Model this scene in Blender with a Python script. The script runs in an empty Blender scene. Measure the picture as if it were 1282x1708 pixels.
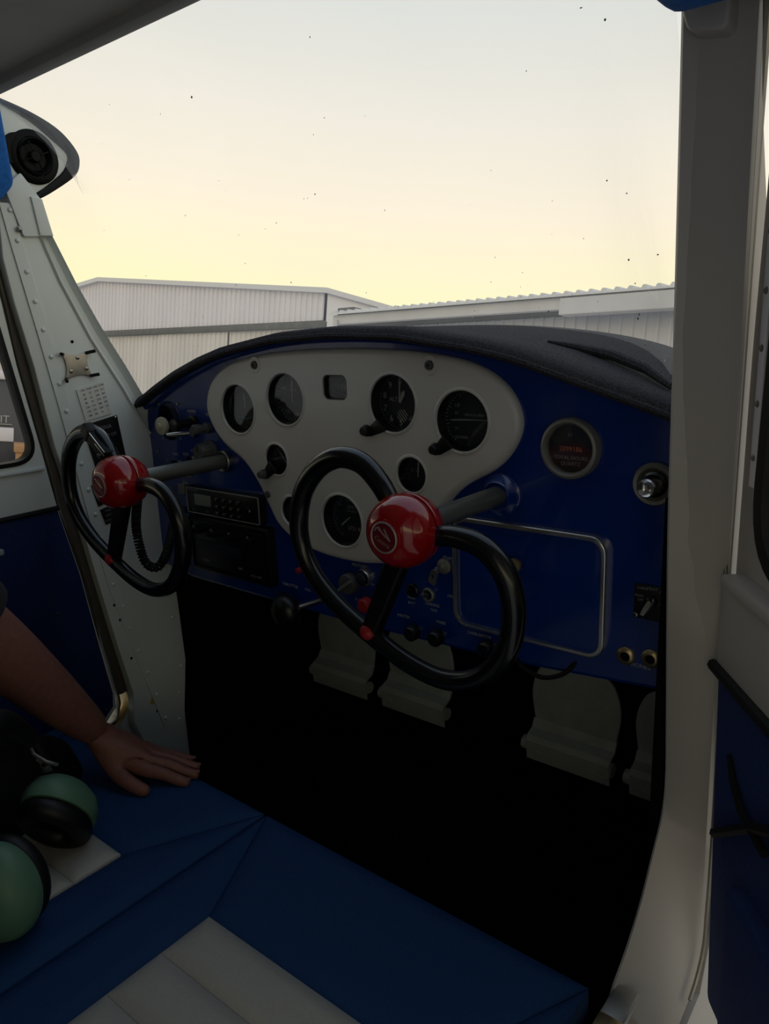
import bpy, bmesh, math, random
from mathutils import Vector, Matrix
random.seed(7)
scene = bpy.context.scene
COL = scene.collection

# ------------------------------------------------------------------ camera, sky, exposure
PITCH = math.radians(10.0)                       # tail-wheel aircraft: the cabin sits nose up
TILT = Matrix.Rotation(PITCH, 4, 'X')
def setup_camera():
    loc = Vector((0.759, -0.825, 0.2308)); yaw, pitch, roll, f = 0.6887, -0.2386, -0.0389, 1270.0
    F = Vector((-math.sin(yaw)*math.cos(pitch), math.cos(yaw)*math.cos(pitch), math.sin(pitch)))
    R0 = Vector((math.cos(yaw), math.sin(yaw), 0)); U0 = R0.cross(F)
    R = R0*math.cos(roll)+U0*math.sin(roll); U = -R0*math.sin(roll)+U0*math.cos(roll)
    m = Matrix(((R.x, U.x, -F.x, loc.x), (R.y, U.y, -F.y, loc.y), (R.z, U.z, -F.z, loc.z), (0, 0, 0, 1)))
    cd = bpy.data.cameras.new('camera'); c = bpy.data.objects.new('camera', cd); COL.objects.link(c)
    cd.sensor_fit = 'VERTICAL'; cd.sensor_height = 36.0; cd.lens = 36.0*f/1708.0
    cd.clip_start = 0.02; cd.clip_end = 500
    c.matrix_world = TILT @ m
    scene.camera = c
setup_camera()

def srgb(r, g, b):
    def l(c):
        c /= 255.0
        return c/12.92 if c <= .04045 else ((c+.055)/1.055)**2.4
    return (l(r), l(g), l(b), 1.0)

def setup_world():
    w = bpy.data.worlds.new('dusk_sky'); scene.world = w; w.use_nodes = True
    n = w.node_tree.nodes; L = w.node_tree.links; n.clear()
    tc = n.new('ShaderNodeTexCoord'); sx = n.new('ShaderNodeSeparateXYZ'); ramp = n.new('ShaderNodeValToRGB')
    bg = n.new('ShaderNodeBackground'); out = n.new('ShaderNodeOutputWorld')
    L.new(tc.outputs['Generated'], sx.inputs[0]); L.new(sx.outputs['Z'], ramp.inputs[0])
    L.new(ramp.outputs[0], bg.inputs[0]); L.new(bg.outputs[0], out.inputs[0])
    stops = [(0.0, (246, 232, 190)), (0.13, (255, 249, 192)), (0.19, (255, 246, 203)), (0.27, (252, 240, 216)),
             (0.36, (240, 234, 220)), (0.46, (222, 223, 217)), (0.58, (204, 208, 208)), (0.75, (180, 194, 206)), (1.0, (152, 174, 202))]
    cr = ramp.color_ramp
    while len(cr.elements) < len(stops): cr.elements.new(0.5)
    for e, (p, c) in zip(cr.elements, stops): e.position = p; e.color = srgb(*c)
    bg.inputs[1].default_value = 1.08
setup_world()
scene.view_settings.view_transform = 'Standard'
scene.view_settings.look = 'None'
scene.view_settings.exposure = 0.0
scene.view_settings.gamma = 1.0
scene.view_settings.use_curve_mapping = False

# ------------------------------------------------------------------ materials
MATS = {}
def mat(name, col, rough=.5, metal=0., bump=0., scale=60., var=0., spec=.5, coat=0., stretch=None):
    m = bpy.data.materials.new(name); m.use_nodes = True; MATS[name] = m
    nt = m.node_tree; b = nt.nodes['Principled BSDF']; c = srgb(*col)
    b.inputs['Base Color'].default_value = c; b.inputs['Roughness'].default_value = rough
    b.inputs['Metallic'].default_value = metal; b.inputs['Specular IOR Level'].default_value = spec
    b.inputs['Coat Weight'].default_value = coat; b.inputs['Coat Roughness'].default_value = .05
    if bump or var:
        tc = nt.nodes.new('ShaderNodeTexCoord'); no = nt.nodes.new('ShaderNodeTexNoise')
        no.inputs['Scale'].default_value = scale; no.inputs['Detail'].default_value = 4
        src = tc.outputs['Object']
        if stretch:
            mp = nt.nodes.new('ShaderNodeMapping'); mp.inputs['Scale'].default_value = stretch
            nt.links.new(src, mp.inputs[0]); src = mp.outputs[0]
        nt.links.new(src, no.inputs['Vector'])
        if bump:
            bp = nt.nodes.new('ShaderNodeBump'); bp.inputs['Strength'].default_value = bump; bp.inputs['Distance'].default_value = .002
            nt.links.new(no.outputs[0], bp.inputs['Height']); nt.links.new(bp.outputs[0], b.inputs['Normal'])
        if var:
            r = nt.nodes.new('ShaderNodeValToRGB'); r.color_ramp.elements[0].position = .3; r.color_ramp.elements[1].position = .7
            r.color_ramp.elements[0].color = tuple(x*(1-var) for x in c[:3])+(1,); r.color_ramp.elements[1].color = tuple(min(1, x*(1+var)) for x in c[:3])+(1,)
            nt.links.new(no.outputs[0], r.inputs[0]); nt.links.new(r.outputs[0], b.inputs['Base Color'])
    return m
def glass(name, haze=0.0, refl=1.0, tint=(255, 255, 255), rough=0.02):
    m = bpy.data.materials.new(name); m.use_nodes = True; MATS[name] = m
    nt = m.node_tree; n = nt.nodes; L = nt.links; n.clear()
    out = n.new('ShaderNodeOutputMaterial'); tr = n.new('ShaderNodeBsdfTransparent'); gl = n.new('ShaderNodeBsdfGlossy')
    tr.inputs[0].default_value = srgb(*tint); gl.inputs['Roughness'].default_value = rough
    lw = n.new('ShaderNodeLayerWeight'); lw.inputs[0].default_value = .5
    pw = n.new('ShaderNodeMath'); pw.operation = 'POWER'; pw.inputs[1].default_value = 4.0; L.new(lw.outputs['Facing'], pw.inputs[0])
    mu = n.new('ShaderNodeMath'); mu.operation = 'MULTIPLY_ADD'; mu.inputs[1].default_value = .6*refl; mu.inputs[2].default_value = .04*refl; L.new(pw.outputs[0], mu.inputs[0])
    base = tr.outputs[0]
    if haze:
        tl = n.new('ShaderNodeBsdfTranslucent'); tl.inputs[0].default_value = (.95, .95, .95, 1)
        no = n.new('ShaderNodeTexNoise'); no.inputs['Scale'].default_value = 3.5; no.inputs['Detail'].default_value = 8
        tc = n.new('ShaderNodeTexCoord'); L.new(tc.outputs['Object'], no.inputs['Vector'])
        mr = n.new('ShaderNodeMapRange'); mr.inputs[1].default_value = .3; mr.inputs[2].default_value = .7
        mr.inputs[3].default_value = haze*.6; mr.inputs[4].default_value = haze*1.4; L.new(no.outputs[0], mr.inputs[0])
        mh = n.new('ShaderNodeMixShader'); L.new(mr.outputs[0], mh.inputs[0]); L.new(base, mh.inputs[1]); L.new(tl.outputs[0], mh.inputs[2]); base = mh.outputs[0]
    mx = n.new('ShaderNodeMixShader'); L.new(mu.outputs[0], mx.inputs[0]); L.new(base, mx.inputs[1]); L.new(gl.outputs[0], mx.inputs[2])
    L.new(mx.outputs[0], out.inputs[0])
    return m
mat('white_paint', (216, 222, 219), .35, var=.03, scale=8, bump=.02)
mat('jamb_paint', (178, 172, 168), .45, var=.05, scale=5)
mat('plate_white', (206, 204, 200), .28, var=.015, scale=12, coat=.3)
mat('panel_blue', (4, 46, 128), .22, coat=.6, var=.05, scale=400)
mat('seat_blue', (3, 60, 112), .75, bump=.35, scale=300, var=.15)
mat('door_blue', (6, 36, 92), .8, bump=.3, scale=220, var=.15)
mat('trim_blue', (14, 92, 170), .9, bump=.5, scale=160, var=.2)
mat('cream_vinyl', (188, 184, 174), .5, bump=.25, scale=260, var=.04)
mat('glare_carpet', (60, 58, 62), .95, bump=1.0, scale=420, var=.5, spec=.15)
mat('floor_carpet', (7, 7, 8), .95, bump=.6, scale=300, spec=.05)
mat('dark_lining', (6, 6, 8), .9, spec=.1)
mat('black_plastic', (12, 12, 14), .35)
mat('black_rubber', (14, 14, 15), .6, spec=.25)
mat('brown_seal', (74, 68, 60), .7, bump=.2)
mat('gloss_black', (10, 12, 14), .24, coat=.15)
mat('dial_black', (24, 30, 40), .5)
mat('dial_grey', (62, 78, 80), .5)
mat('hub_red', (150, 10, 14), .14, coat=.5, spec=.5)
mat('dull_red', (160, 22, 26), .5)
mat('emblem_red', (120, 30, 44), .35, metal=.3)
mat('chrome', (205, 204, 202), .17, metal=.87)
mat('silver_line', (150, 150, 152), .5)
mat('emblem_silver', (160, 148, 148), .35, metal=.3)
mat('steel', (150, 148, 145), .35, metal=1, bump=.05, scale=200)
mat('dull_alu', (170, 165, 155), .45, metal=1, var=.1, scale=40)
mat('brass_alu', (190, 172, 132), .35, metal=.9)
mat('shaft_grey', (112, 113, 106), .35, metal=.55)
mat('bezel_grey', (134, 132, 126), .4, metal=.35)
mat('knob_grey', (78, 78, 78), .55)
mat('knob_cream', (188, 184, 158), .4)
mat('knob_tan', (118, 104, 66), .5)
mat('pedal_paint', (150, 158, 158), .5, var=.12, scale=25)
mat('ceiling_vinyl', (172, 170, 165), .7, var=.05, scale=10)
mat('print_white', (172, 172, 170), .6)
mat('print_dim', (136, 140, 142), .6)
mat('print_orange', (196, 120, 92), .6)
mat('print_dark', (70, 72, 70), .7)
mat('paper', (214, 216, 208), .7, var=.04, scale=60)
mat('placard_black', (14, 14, 17), .4)
mat('lcd', (120, 126, 120), .4)
mat('skin', (134, 88, 76), .55, var=.12, scale=90, bump=.25)
mat('shirt_dark', (26, 26, 32), .9, bump=.3, scale=200)
mat('trouser_dark', (14, 14, 18), .9)
mat('hair_grey', (70, 62, 54), .8, bump=.6, scale=200)
mat('headset_green', (98, 138, 112), .45, var=.05, scale=30)
mat('pad_black', (9, 9, 11), .5, bump=.2, scale=90)
mat('jacket_black', (7, 7, 9), .9, bump=.5, scale=40)
mat('yellow_tag', (196, 160, 70), .6)
mat('cladding', (234, 229, 235), .6, var=.05, scale=.6, stretch=(1, 1, .15))
mat('cladding_lower', (222, 215, 213), .6, var=.08, scale=.9, stretch=(1, 1, .15))
mat('cladding_grey', (216, 214, 222), .6, var=.05, scale=.5)
mat('roof_metal', (222, 220, 224), .5)
mat('fascia', (205, 203, 207), .5, var=.08, scale=.7)
mat('track_dark', (84, 82, 82), .6, var=.2, scale=3)
mat('asphalt', (178, 175, 172), .9, var=.15, scale=.8)
mat('trailer_dark', (66, 66, 74), .5, var=.25, scale=3)
mat('tan_board', (190, 140, 92), .7, var=.1, scale=4)
mat('cowl_white', (215, 215, 210), .3)
mat('bug', (96, 92, 82), .9)
mat('chip_white', (235, 235, 230), .8)
mat('speaker_black', (4, 4, 5), .5, spec=.15)
glass('windshield_glass', haze=.09, refl=.3)
glass('window_glass', haze=.03, refl=.5)
glass('gauge_glass', refl=.9, rough=.02)

# ------------------------------------------------------------------ mesh helpers
def new_mesh(name, bm, smooth=40):
    bmesh.ops.recalc_face_normals(bm, faces=bm.faces[:])
    me = bpy.data.meshes.new(name); bm.to_mesh(me); bm.free()
    if smooth:
        me.polygons.foreach_set('use_smooth', [True]*len(me.polygons)); me.set_sharp_from_angle(angle=math.radians(smooth))
    return me
ROOTLOC = {}
def ob(name, bm, material, parent=None, smooth=40):
    me = new_mesh(name, bm, smooth) if isinstance(bm, bmesh.types.BMesh) else bm
    vs = me.vertices
    lo = Vector((min(v.co.x for v in vs), min(v.co.y for v in vs), min(v.co.z for v in vs)))
    hi = Vector((max(v.co.x for v in vs), max(v.co.y for v in vs), max(v.co.z for v in vs)))
    c = (lo+hi)/2
    me.transform(Matrix.Translation(-c))
    me.materials.clear(); me.materials.append(MATS[material])
    o = bpy.data.objects.new(name, me); COL.objects.link(o); o.location = c
    if parent: attach(o, parent)
    return o
def wloc(o):
    v = Vector(o.location)
    return v
def attach(o, parent):
    o.parent = parent
    # every authored coordinate is a cabin coordinate; undo the parents' translations
    o.matrix_parent_inverse = Matrix.Translation(-ROOTLOC.get(parent.name, wloc(parent)))
    ROOTLOC[o.name] = wloc(o)
def inst(src, name, loc, parent, rot=None, scale=None):
    o = src.copy(); o.name = name; COL.objects.link(o); o.location = loc
    if rot is not None: o.rotation_euler = rot
    if scale is not None: o.scale = scale
    if parent: attach(o, parent)
    return o
def tag(o, label=None, cat=None, group=None, kind=None):
    if label: o['label'] = label
    if cat: o['category'] = cat
    if group: o['group'] = group
    if kind: o['kind'] = kind
    return o
def thing(name, label, cat, loc, group=None, kind=None):
    o = bpy.data.objects.new(name, None); COL.objects.link(o); o.location = loc; o.empty_display_size = .02
    ROOTLOC[o.name] = Vector(loc)
    return tag(o, label, cat, group, kind)
OUTSIDE = set()

def catmull(pts, n=6, closed=True):
    P = [Vector(p) for p in pts]; N = len(P); out = []
    rng = range(N) if closed else range(N-1)
    for i in rng:
        if closed: a, b, c, d = P[(i-1) % N], P[i], P[(i+1) % N], P[(i+2) % N]
        else: a, b, c, d = P[max(i-1, 0)], P[i], P[i+1], P[min(i+2, N-1)]
        for k in range(n):
            t = k/n
            out.append(.5*((2*b)+(c-a)*t+(2*a-5*b+4*c-d)*t*t+(3*b-a-3*c+d)*t**3))
    if not closed: out.append(P[-1].copy())
    return out
def circle2(cx, cy, r, n=40): return [(cx+r*math.cos(2*math.pi*i/n), cy+r*math.sin(2*math.pi*i/n)) for i in range(n)]
def rrect(x0, x1, y0, y1, r, n=5):
    out = []
    for cx, cy, a0 in ((x1-r, y1-r, 0), (x0+r, y1-r, 90), (x0+r, y0+r, 180), (x1-r, y0+r, 270)):
        for i in range(n+1):
            a = math.radians(a0+90*i/n); out.append((cx+r*math.cos(a), cy+r*math.sin(a)))
    return out
def roundpoly(pts, r, n=5):
    out = []; N = len(pts)
    for i in range(N):
        p = Vector(pts[i]); a = (Vector(pts[i-1])-p); b = (Vector(pts[(i+1) % N])-p)
        rr = r[i] if isinstance(r, (list, tuple)) else r
        d = min(rr, a.length*.45, b.length*.45); A = p+a.normalized()*d; B = p+b.normalized()*d
        for k in range(n+1):
            t = k/n; out.append(tuple((1-t)**2*A+2*t*(1-t)*p+t*t*B))
    return out
def inset(loop, d):
    N = len(loop); area = sum(loop[i][0]*loop[(i+1) % N][1]-loop[(i+1) % N][0]*loop[i][1] for i in range(N))
    s = 1 if area > 0 else -1; out = []
    for i in range(N):
        p = Vector(loop[i][:2]); a = p-Vector(loop[i-1][:2]); b = Vector(loop[(i+1) % N][:2])-p
        if a.length < 1e-9: a = b
        if b.length < 1e-9: b = a
        na = Vector((-a.y, a.x)).normalized()*s; nb = Vector((-b.y, b.x)).normalized()*s
        m = na+nb
        if m.length < 1e-6: m = na
        m.normalize(); k = max(.5, m.dot(na)); q = p+m*(d/k); out.append((q.x, q.y))
    return out
PL = {'XZ': lambda a, b, c: (a, c, b), 'YZ': lambda a, b, c: (c, a, b), 'XY': lambda a, b, c: (a, b, c)}
def slab(outline, plane, c0, c1, holes=(), bev=0.0, steps=4, bm=None, xf=None, bz=None):
    """flat plate: outline in a plane, front at c0 (rounded over by bev), back at c1, real holes"""
    bm = bm or bmesh.new(); f = PL[plane]; sg = 1 if c1 > c0 else -1
    def pt(p, c):
        q = Vector(f(p[0], p[1], c)); return xf @ q if xf else q
    outline = [tuple(p[:2]) for p in outline]
    rings = []
    if bev > 0:
        for k in range(steps+1):
            a = math.pi/2*k/steps
            rings.append((inset(outline, bev*(1-math.sin(a))), c0+sg*(bz if bz is not None else bev)*(1-math.cos(a))))
    else: rings.append((outline, c0))
    rings.append((outline, c1))
    vr = [[bm.verts.new(pt(p, c)) for p in lp] for lp, c in rings]
    n = len(outline)
    for A, B in zip(vr[:-1], vr[1:]):
        for i in range(n):
            bm.faces.new((A[i], A[(i+1) % n], B[(i+1) % n], B[i]))
    hf = [[bm.verts.new(pt(p, c0)) for p in h] for h in holes]; hb = [[bm.verts.new(pt(p, c1)) for p in h] for h in holes]
    for A, B in zip(hf, hb):
        for i in range(len(A)): bm.faces.new((A[i], A[(i+1) % len(A)], B[(i+1) % len(A)], B[i]))
    def cap(loops):
        es = []
        for lp in loops:
            for i in range(len(lp)):
                e = bm.edges.get((lp[i], lp[(i+1) % len(lp)])) or bm.edges.new((lp[i], lp[(i+1) % len(lp)])); es.append(e)
        bmesh.ops.triangle_fill(bm, use_beauty=True, use_dissolve=False, edges=es)
    cap([vr[0]]+hf); cap([vr[-1]]+hb)
    return bm
def box(x0, x1, y0, y1, z0, z1, bev=0.0, bm=None, seg=2):
    own = bm is None; bm = bm or bmesh.new()
    r = bmesh.ops.create_cube(bm, size=1.0); vs = r['verts']
    for v in vs: v.co = Vector(((x0+x1)/2+v.co.x*(x1-x0), (y0+y1)/2+v.co.y*(y1-y0), (z0+z1)/2+v.co.z*(z1-z0)))
    if bev:
        es = list({e for v in vs for e in v.link_edges})
        bmesh.ops.bevel(bm, geom=es, offset=bev, segments=seg, affect='EDGES', profile=.5)
    return bm
def frame_at(d):
    d = Vector(d).normalized(); u = d.orthogonal().normalized(); return u, d.cross(u)
def tube(path, r, n=10, closed=False, bm=None, flat=None):
    bm = bm or bmesh.new(); P = [Vector(p) for p in path]; N = len(P)
    T = [((P[(i+1) % N]-P[i-1]) if closed else (P[min(i+1, N-1)]-P[max(i-1, 0)])).normalized() for i in range(N)]
    u = T[0].orthogonal().normalized(); rings = []
    for i in range(N):
        if i: u = (u-T[i]*u.dot(T[i])).normalized()
        v = T[i].cross(u); rr = r[i] if isinstance(r, (list, tuple)) else r
        rings.append([bm.verts.new(P[i]+(u*math.cos(2*math.pi*k/n)+v*math.sin(2*math.pi*k/n))*rr) for k in range(n)])
    for i in range(N if closed else N-1):
        A, B = rings[i], rings[(i+1) % N]
        off = 0
        if closed and i == N-1: off = min(range(n), key=lambda o: (A[0].co-B[o].co).length)
        for k in range(n): bm.faces.new((A[k], A[(k+1) % n], B[(k+1+off) % n], B[(k+off) % n]))
    if not closed: bm.faces.new(rings[0]); bm.faces.new(rings[-1])
    return bm
def lathe(profile, origin, axis, n=32, bm=None, ring=False):
    """profile: (radius, distance along axis)"""
    bm = bm or bmesh.new(); o = Vector(origin); a = Vector(axis).normalized(); u, v = frame_at(a); rings = []
    for r, h in profile:
        if r < 1e-6: rings.append([bm.verts.new(o+a*h)])
        else: rings.append([bm.verts.new(o+a*h+(u*math.cos(2*math.pi*k/n)+v*math.sin(2*math.pi*k/n))*r) for k in range(n)])
    if ring: rings.append(rings[0])
    for A, B in zip(rings[:-1], rings[1:]):
        for k in range(n):
            if len(A) == 1 and len(B) == 1: continue
            if len(A) == 1: bm.faces.new((A[0], B[k], B[(k+1) % n]))
            elif len(B) == 1: bm.faces.new((A[k], A[(k+1) % n], B[0]))
            else: bm.faces.new((A[k], A[(k+1) % n], B[(k+1) % n], B[k]))
    for R in (rings[0], rings[-1]):
        if len(R) > 1 and not ring: bm.faces.new(R)
    return bm
def loft(rings, closed=True, caps=True, bm=None):
    bm = bm or bmesh.new(); V = [[bm.verts.new(Vector(p)) for p in r] for r in rings]; n = len(V[0])
    for A, B in zip(V[:-1], V[1:]):
        for k in range(n if closed else n-1): bm.faces.new((A[k], A[(k+1) % n], B[(k+1) % n], B[k]))
    if caps and closed: bm.faces.new(V[0]); bm.faces.new(V[-1])
    return bm
def ellipsoid(c, rx, ry, rz, n=16, bm=None, basis=None):
    bm = bm or bmesh.new(); r = bmesh.ops.create_uvsphere(bm, u_segments=n*2, v_segments=n, radius=1.0)
    for v in r['verts']:
        q = Vector((v.co.x*rx, v.co.y*ry, v.co.z*rz)); q = basis @ q if basis else q; v.co = Vector(c)+q
    return bm
TXT = {}
def text_bm(s, size, bm=None, align='CENTER'):
    """flat lettering in local XY, centred"""
    key = (s, align)
    if key not in TXT:
        cu = bpy.data.curves.new('lettering', 'FONT'); cu.body = s; cu.size = 1.0; cu.align_x = align; cu.align_y = 'CENTER'; cu.resolution_u = 2
        o = bpy.data.objects.new('lettering', cu); COL.objects.link(o)
        dg = bpy.context.evaluated_depsgraph_get(); me = bpy.data.meshes.new_from_object(o.evaluated_get(dg))
        bpy.data.objects.remove(o); bpy.data.curves.remove(cu); TXT[key] = me
    b = bmesh.new(); b.from_mesh(TXT[key])
    bmesh.ops.scale(b, vec=(size, size, size), verts=b.verts[:])
    return b
def text(name, s, size, M, material, parent, align='CENTER'):
    """M places the lettering plane (x right, y up, z towards the reader)"""
    b = text_bm(s, size, align=align)
    r = bmesh.ops.extrude_face_region(b, geom=b.faces[:]); vs = [g for g in r['geom'] if isinstance(g, bmesh.types.BMVert)]
    bmesh.ops.translate(b, vec=(0, 0, .0002), verts=vs)
    bmesh.ops.transform(b, matrix=M, verts=b.verts[:])
    return ob(name, b, material, parent, smooth=0)
def aft(x, y, z, rot=0.0):           # lettering facing aft (towards the seats)
    return Matrix.Translation((x, y, z)) @ Matrix.Rotation(rot, 4, 'Y') @ Matrix(((1, 0, 0, 0), (0, 0, -1, 0), (0, 1, 0, 0), (0, 0, 0, 1)))
def inward(x, y, z, rot=0.0):        # lettering on the left wall facing +X: reads with aft at the left... forward to the right
    return Matrix.Translation((x, y, z)) @ Matrix.Rotation(rot, 4, 'X') @ Matrix(((0, 0, 1, 0), (1, 0, 0, 0), (0, 1, 0, 0), (0, 0, 0, 1)))
def dome_mesh(r, h, axis):
    return new_mesh('rivet', lathe([(r, 0), (r*.92, h*.45), (r*.6, h*.85), (0, h)], (0, 0, 0), axis, n=8))
def piece(name, me, material, loc, parent):
    if not me.materials: me.materials.append(MATS[material])
    o = bpy.data.objects.new(name, me); COL.objects.link(o); o.location = loc
    if parent: attach(o, parent)
    return o

# ------------------------------------------------------------------ OUTSIDE (world coordinates)
CAM = TILT @ Vector((0.759, -0.825, 0.2308)); GZ = CAM.z-1.65
def outside():
    before = set(bpy.data.objects)
    b = bmesh.new(); s = 160
    vs = [b.verts.new(p) for p in ((-s, -s, GZ), (s, -s, GZ), (s, s, GZ), (-s, s, GZ))]; b.faces.new(vs)
    tag(ob('ground', b, 'asphalt'), 'grey tarmac apron stretching out to the hangars', 'ground', kind='structure')
    def corrugated(x0, x1, y, z0, ztop, pitch, depth):
        bm = bmesh.new(); n = int((x1-x0)/pitch); pr = []
        for i in range(n+1):
            x = x0+(x1-x0)*i/n
            for dx, dy in ((0, 0), (.18, 0), (.26, -1), (.44, -1), (.5, 0)):
                xx = x+dx*pitch
                if xx <= x1: pr.append((xx, y+dy*depth))
        lo = [bm.verts.new((x, yy, z0)) for x, yy in pr]; hi = [bm.verts.new((x, yy, ztop(x))) for x, yy in pr]
        for i in range(len(pr)-1): bm.faces.new((lo[i], lo[i+1], hi[i+1], hi[i]))
        return bm
    # gabled steel hangar
    D = 30.0; y = CAM.y+D; xr = CAM.x-1.687*D; xe = CAM.x-.955*D; xl = xr-(xe-xr)
    zr = CAM.z+.307*D; ze = CAM.z+.239*D; zh = CAM.z+.18*D
    top = lambda x: zr-(zr-ze)*abs(x-xr)/(xe-xr)
    h = thing('steel_hangar', 'pale gabled steel hangar with ribbed walls behind the left windscreen post', 'hangar', (xr, y, GZ))
    ob('gable_wall', corrugated(xl, xe, y, zh+.3, top, .42, .09), 'cladding', h, smooth=0)
    xd = xl+1.0; dw = (xe-1.0-xd)/6
    for i in range(6):
        ob('sliding_door', corrugated(xd+dw*i+.04, xd+dw*(i+1)-.04, y+(.10 if i % 2 else .02), GZ+.05, lambda x: zh, .42, .07), 'cladding_lower', h, smooth=0)
    ob('door_track', box(xl, xe, y-.22, y+.1, zh-.05, zh+.32, .03), 'track_dark', h)
    ob('corner_post', box(xe-.9, xe, y-.08, y+.15, GZ, zh, .03), 'cladding', h); ob('corner_post', box(xl, xl+.9, y-.08, y+.15, GZ, zh, .03), 'cladding', h)
    for sx in (-1, 1):
        x2 = xr+sx*(xe-xr+.25)
        bm = loft([[(xr, y-.35, zr-.05), (xr, y-.35, zr+.22), (xr, y+40, zr+.22), (xr, y+40, zr-.05)], [(x2, y-.35, ze-.07), (x2, y-.35, ze+.2), (x2, y+40, ze+.2), (x2, y+40, ze-.07)]])
        ob('roof_slope', bm, 'roof_metal', h, smooth=0)
    ob('side_wall', box(xe-.2, xe, y, y+40, GZ, ze), 'cladding', h)
    ob('side_wall', box(xl, xl+.2, y, y+40, GZ, ze), 'cladding', h)
    # long low hangar
    D2 = 18.0; a = math.radians(-4.9); M = Matrix.Translation((CAM.x, CAM.y, 0)) @ Matrix.Rotation(a, 4, 'Z')
    x0 = -D2*math.tan(math.radians(48.1)); x1 = 14.0; hz = CAM.z+.2187*D2
    h2 = thing('long_hangar', 'long low grey hangar with gutter fascia and corrugated roof edge beside the gabled hangar', 'hangar', M @ Vector((x0, D2, GZ)))
    def P(name, bm, m, sm=0):
        bmesh.ops.transform(bm, matrix=M, verts=bm.verts[:]); return ob(name, bm, m, h2, smooth=sm)
    P('wall', corrugated(x0+.6, x1, D2+.9, GZ, lambda x: hz-.2, .34, .05), 'cladding_grey')
    P('end_wall', box(x0+.6, x0+.75, D2+.9, D2+14, GZ, hz-.2), 'cladding_grey')
    P('fascia', box(x0, x0+9.0, D2, D2+.25, hz-.34, hz-.02, .02), 'fascia')
    P('gutter_board', box(x0+9.0, x1, D2-.12, D2+.25, hz-.50, hz-.06, .02), 'fascia')
    P('soffit', box(x0, x1, D2+.2, D2+.95, hz-.36, hz-.26), 'track_dark')  # eave underside in a dark colour that puts in the shadow below the fascia
    bm = bmesh.new(); pitch = .36; n = int((x1-x0)/pitch); pr = []
    for i in range(n):
        for dx, dz in ((0, 0), (.25, 0), (.4, .085), (.6, .085), (.75, 0)): pr.append((x0+(i+dx)*pitch, dz))
    A = [bm.verts.new((x, D2-.15, hz+.02+dz)) for x, dz in pr]; B = [bm.verts.new((x, D2+14, hz+1.0+dz)) for x, dz in pr]
    A2 = [bm.verts.new((x, D2-.15, hz-.03)) for x, dz in pr]
    for i in range(len(pr)-1): bm.faces.new((A[i], A[i+1], B[i+1], B[i])); bm.faces.new((A2[i], A2[i+1], A[i+1], A[i]))
    P('corrugated_roof', bm, 'roof_metal')
    P('vent_box', box(x0+.1, x0+.9, D2+.1, D2+.5, hz, hz+.24, .03), 'track_dark')
    P('downpipe', tube([(x0+.25, D2-.05, hz-.2), (x0+.25, D2-.02, hz-.7), (x0+.7, D2+.8, hz-1.1), (x0+.7, D2+.8, GZ)], .06, 8), 'fascia', 30)
    # things seen through the left door window
    az = math.radians(64.7); base = Vector((CAM.x-7*math.sin(az), CAM.y+7*math.cos(az), GZ))
    t = thing('cargo_trailer', 'dark grey cargo trailer with white letters outside the left door window', 'trailer', base)
    MT = Matrix.Translation(base) @ Matrix.Rotation(az, 4, 'Z')
    def Q(name, bm, m, par=t, sm=30):
        bmesh.ops.transform(bm, matrix=MT, verts=bm.verts[:]); return ob(name, bm, m, par, smooth=sm)
    Q('body', box(-3.2, .34, 0, 1.6, .45, 1.865, .03), 'trailer_dark'); Q('roof_cap', box(-3.23, .37, -.03, 1.63, 1.86, 1.93, .02), 'cladding')
    for wx in (-1.2, -.3): Q('wheel', lathe([(.06, 0), (.30, 0), (.34, .05), (.34, .17), (.30, .22), (.06, .22)], (wx, -.03, .34), (0, 1, 0), 20), 'black_rubber')
    Q('white_panel', box(-.7, .015, -.03, .02, 1.362, 1.475, .004), 'cladding'); Q('chrome_strip', box(-.7, .0, -.02, .02, 1.495, 1.505, .002), 'steel')
    for wx in (-1.5, -.053):
        b2 = text_bm('IT', .085); bmesh.ops.transform(b2, matrix=MT @ Matrix.Translation((wx, -.006, 1.54)) @ Matrix.Rotation(math.pi/2, 4, 'X'), verts=b2.verts[:])
        ob('lettering', b2, 'print_white', t, smooth=0)
    cr = thing('packing_crate', 'tan wooden packing crate standing before the dark trailer', 'crate', MT @ Vector((.25, -.4, 0)))
    Q('case', box(.03, .47, -.63, -.12, 0, 1.33, .01), 'tan_board', cr)
    for zz in (.02, .66, 1.31): Q('batten', box(.017, .483, -.65, -.10, zz, zz+.056, .006), 'tan_board', cr)
    OUTSIDE.update(set(bpy.data.objects)-before)
outside()

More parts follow.
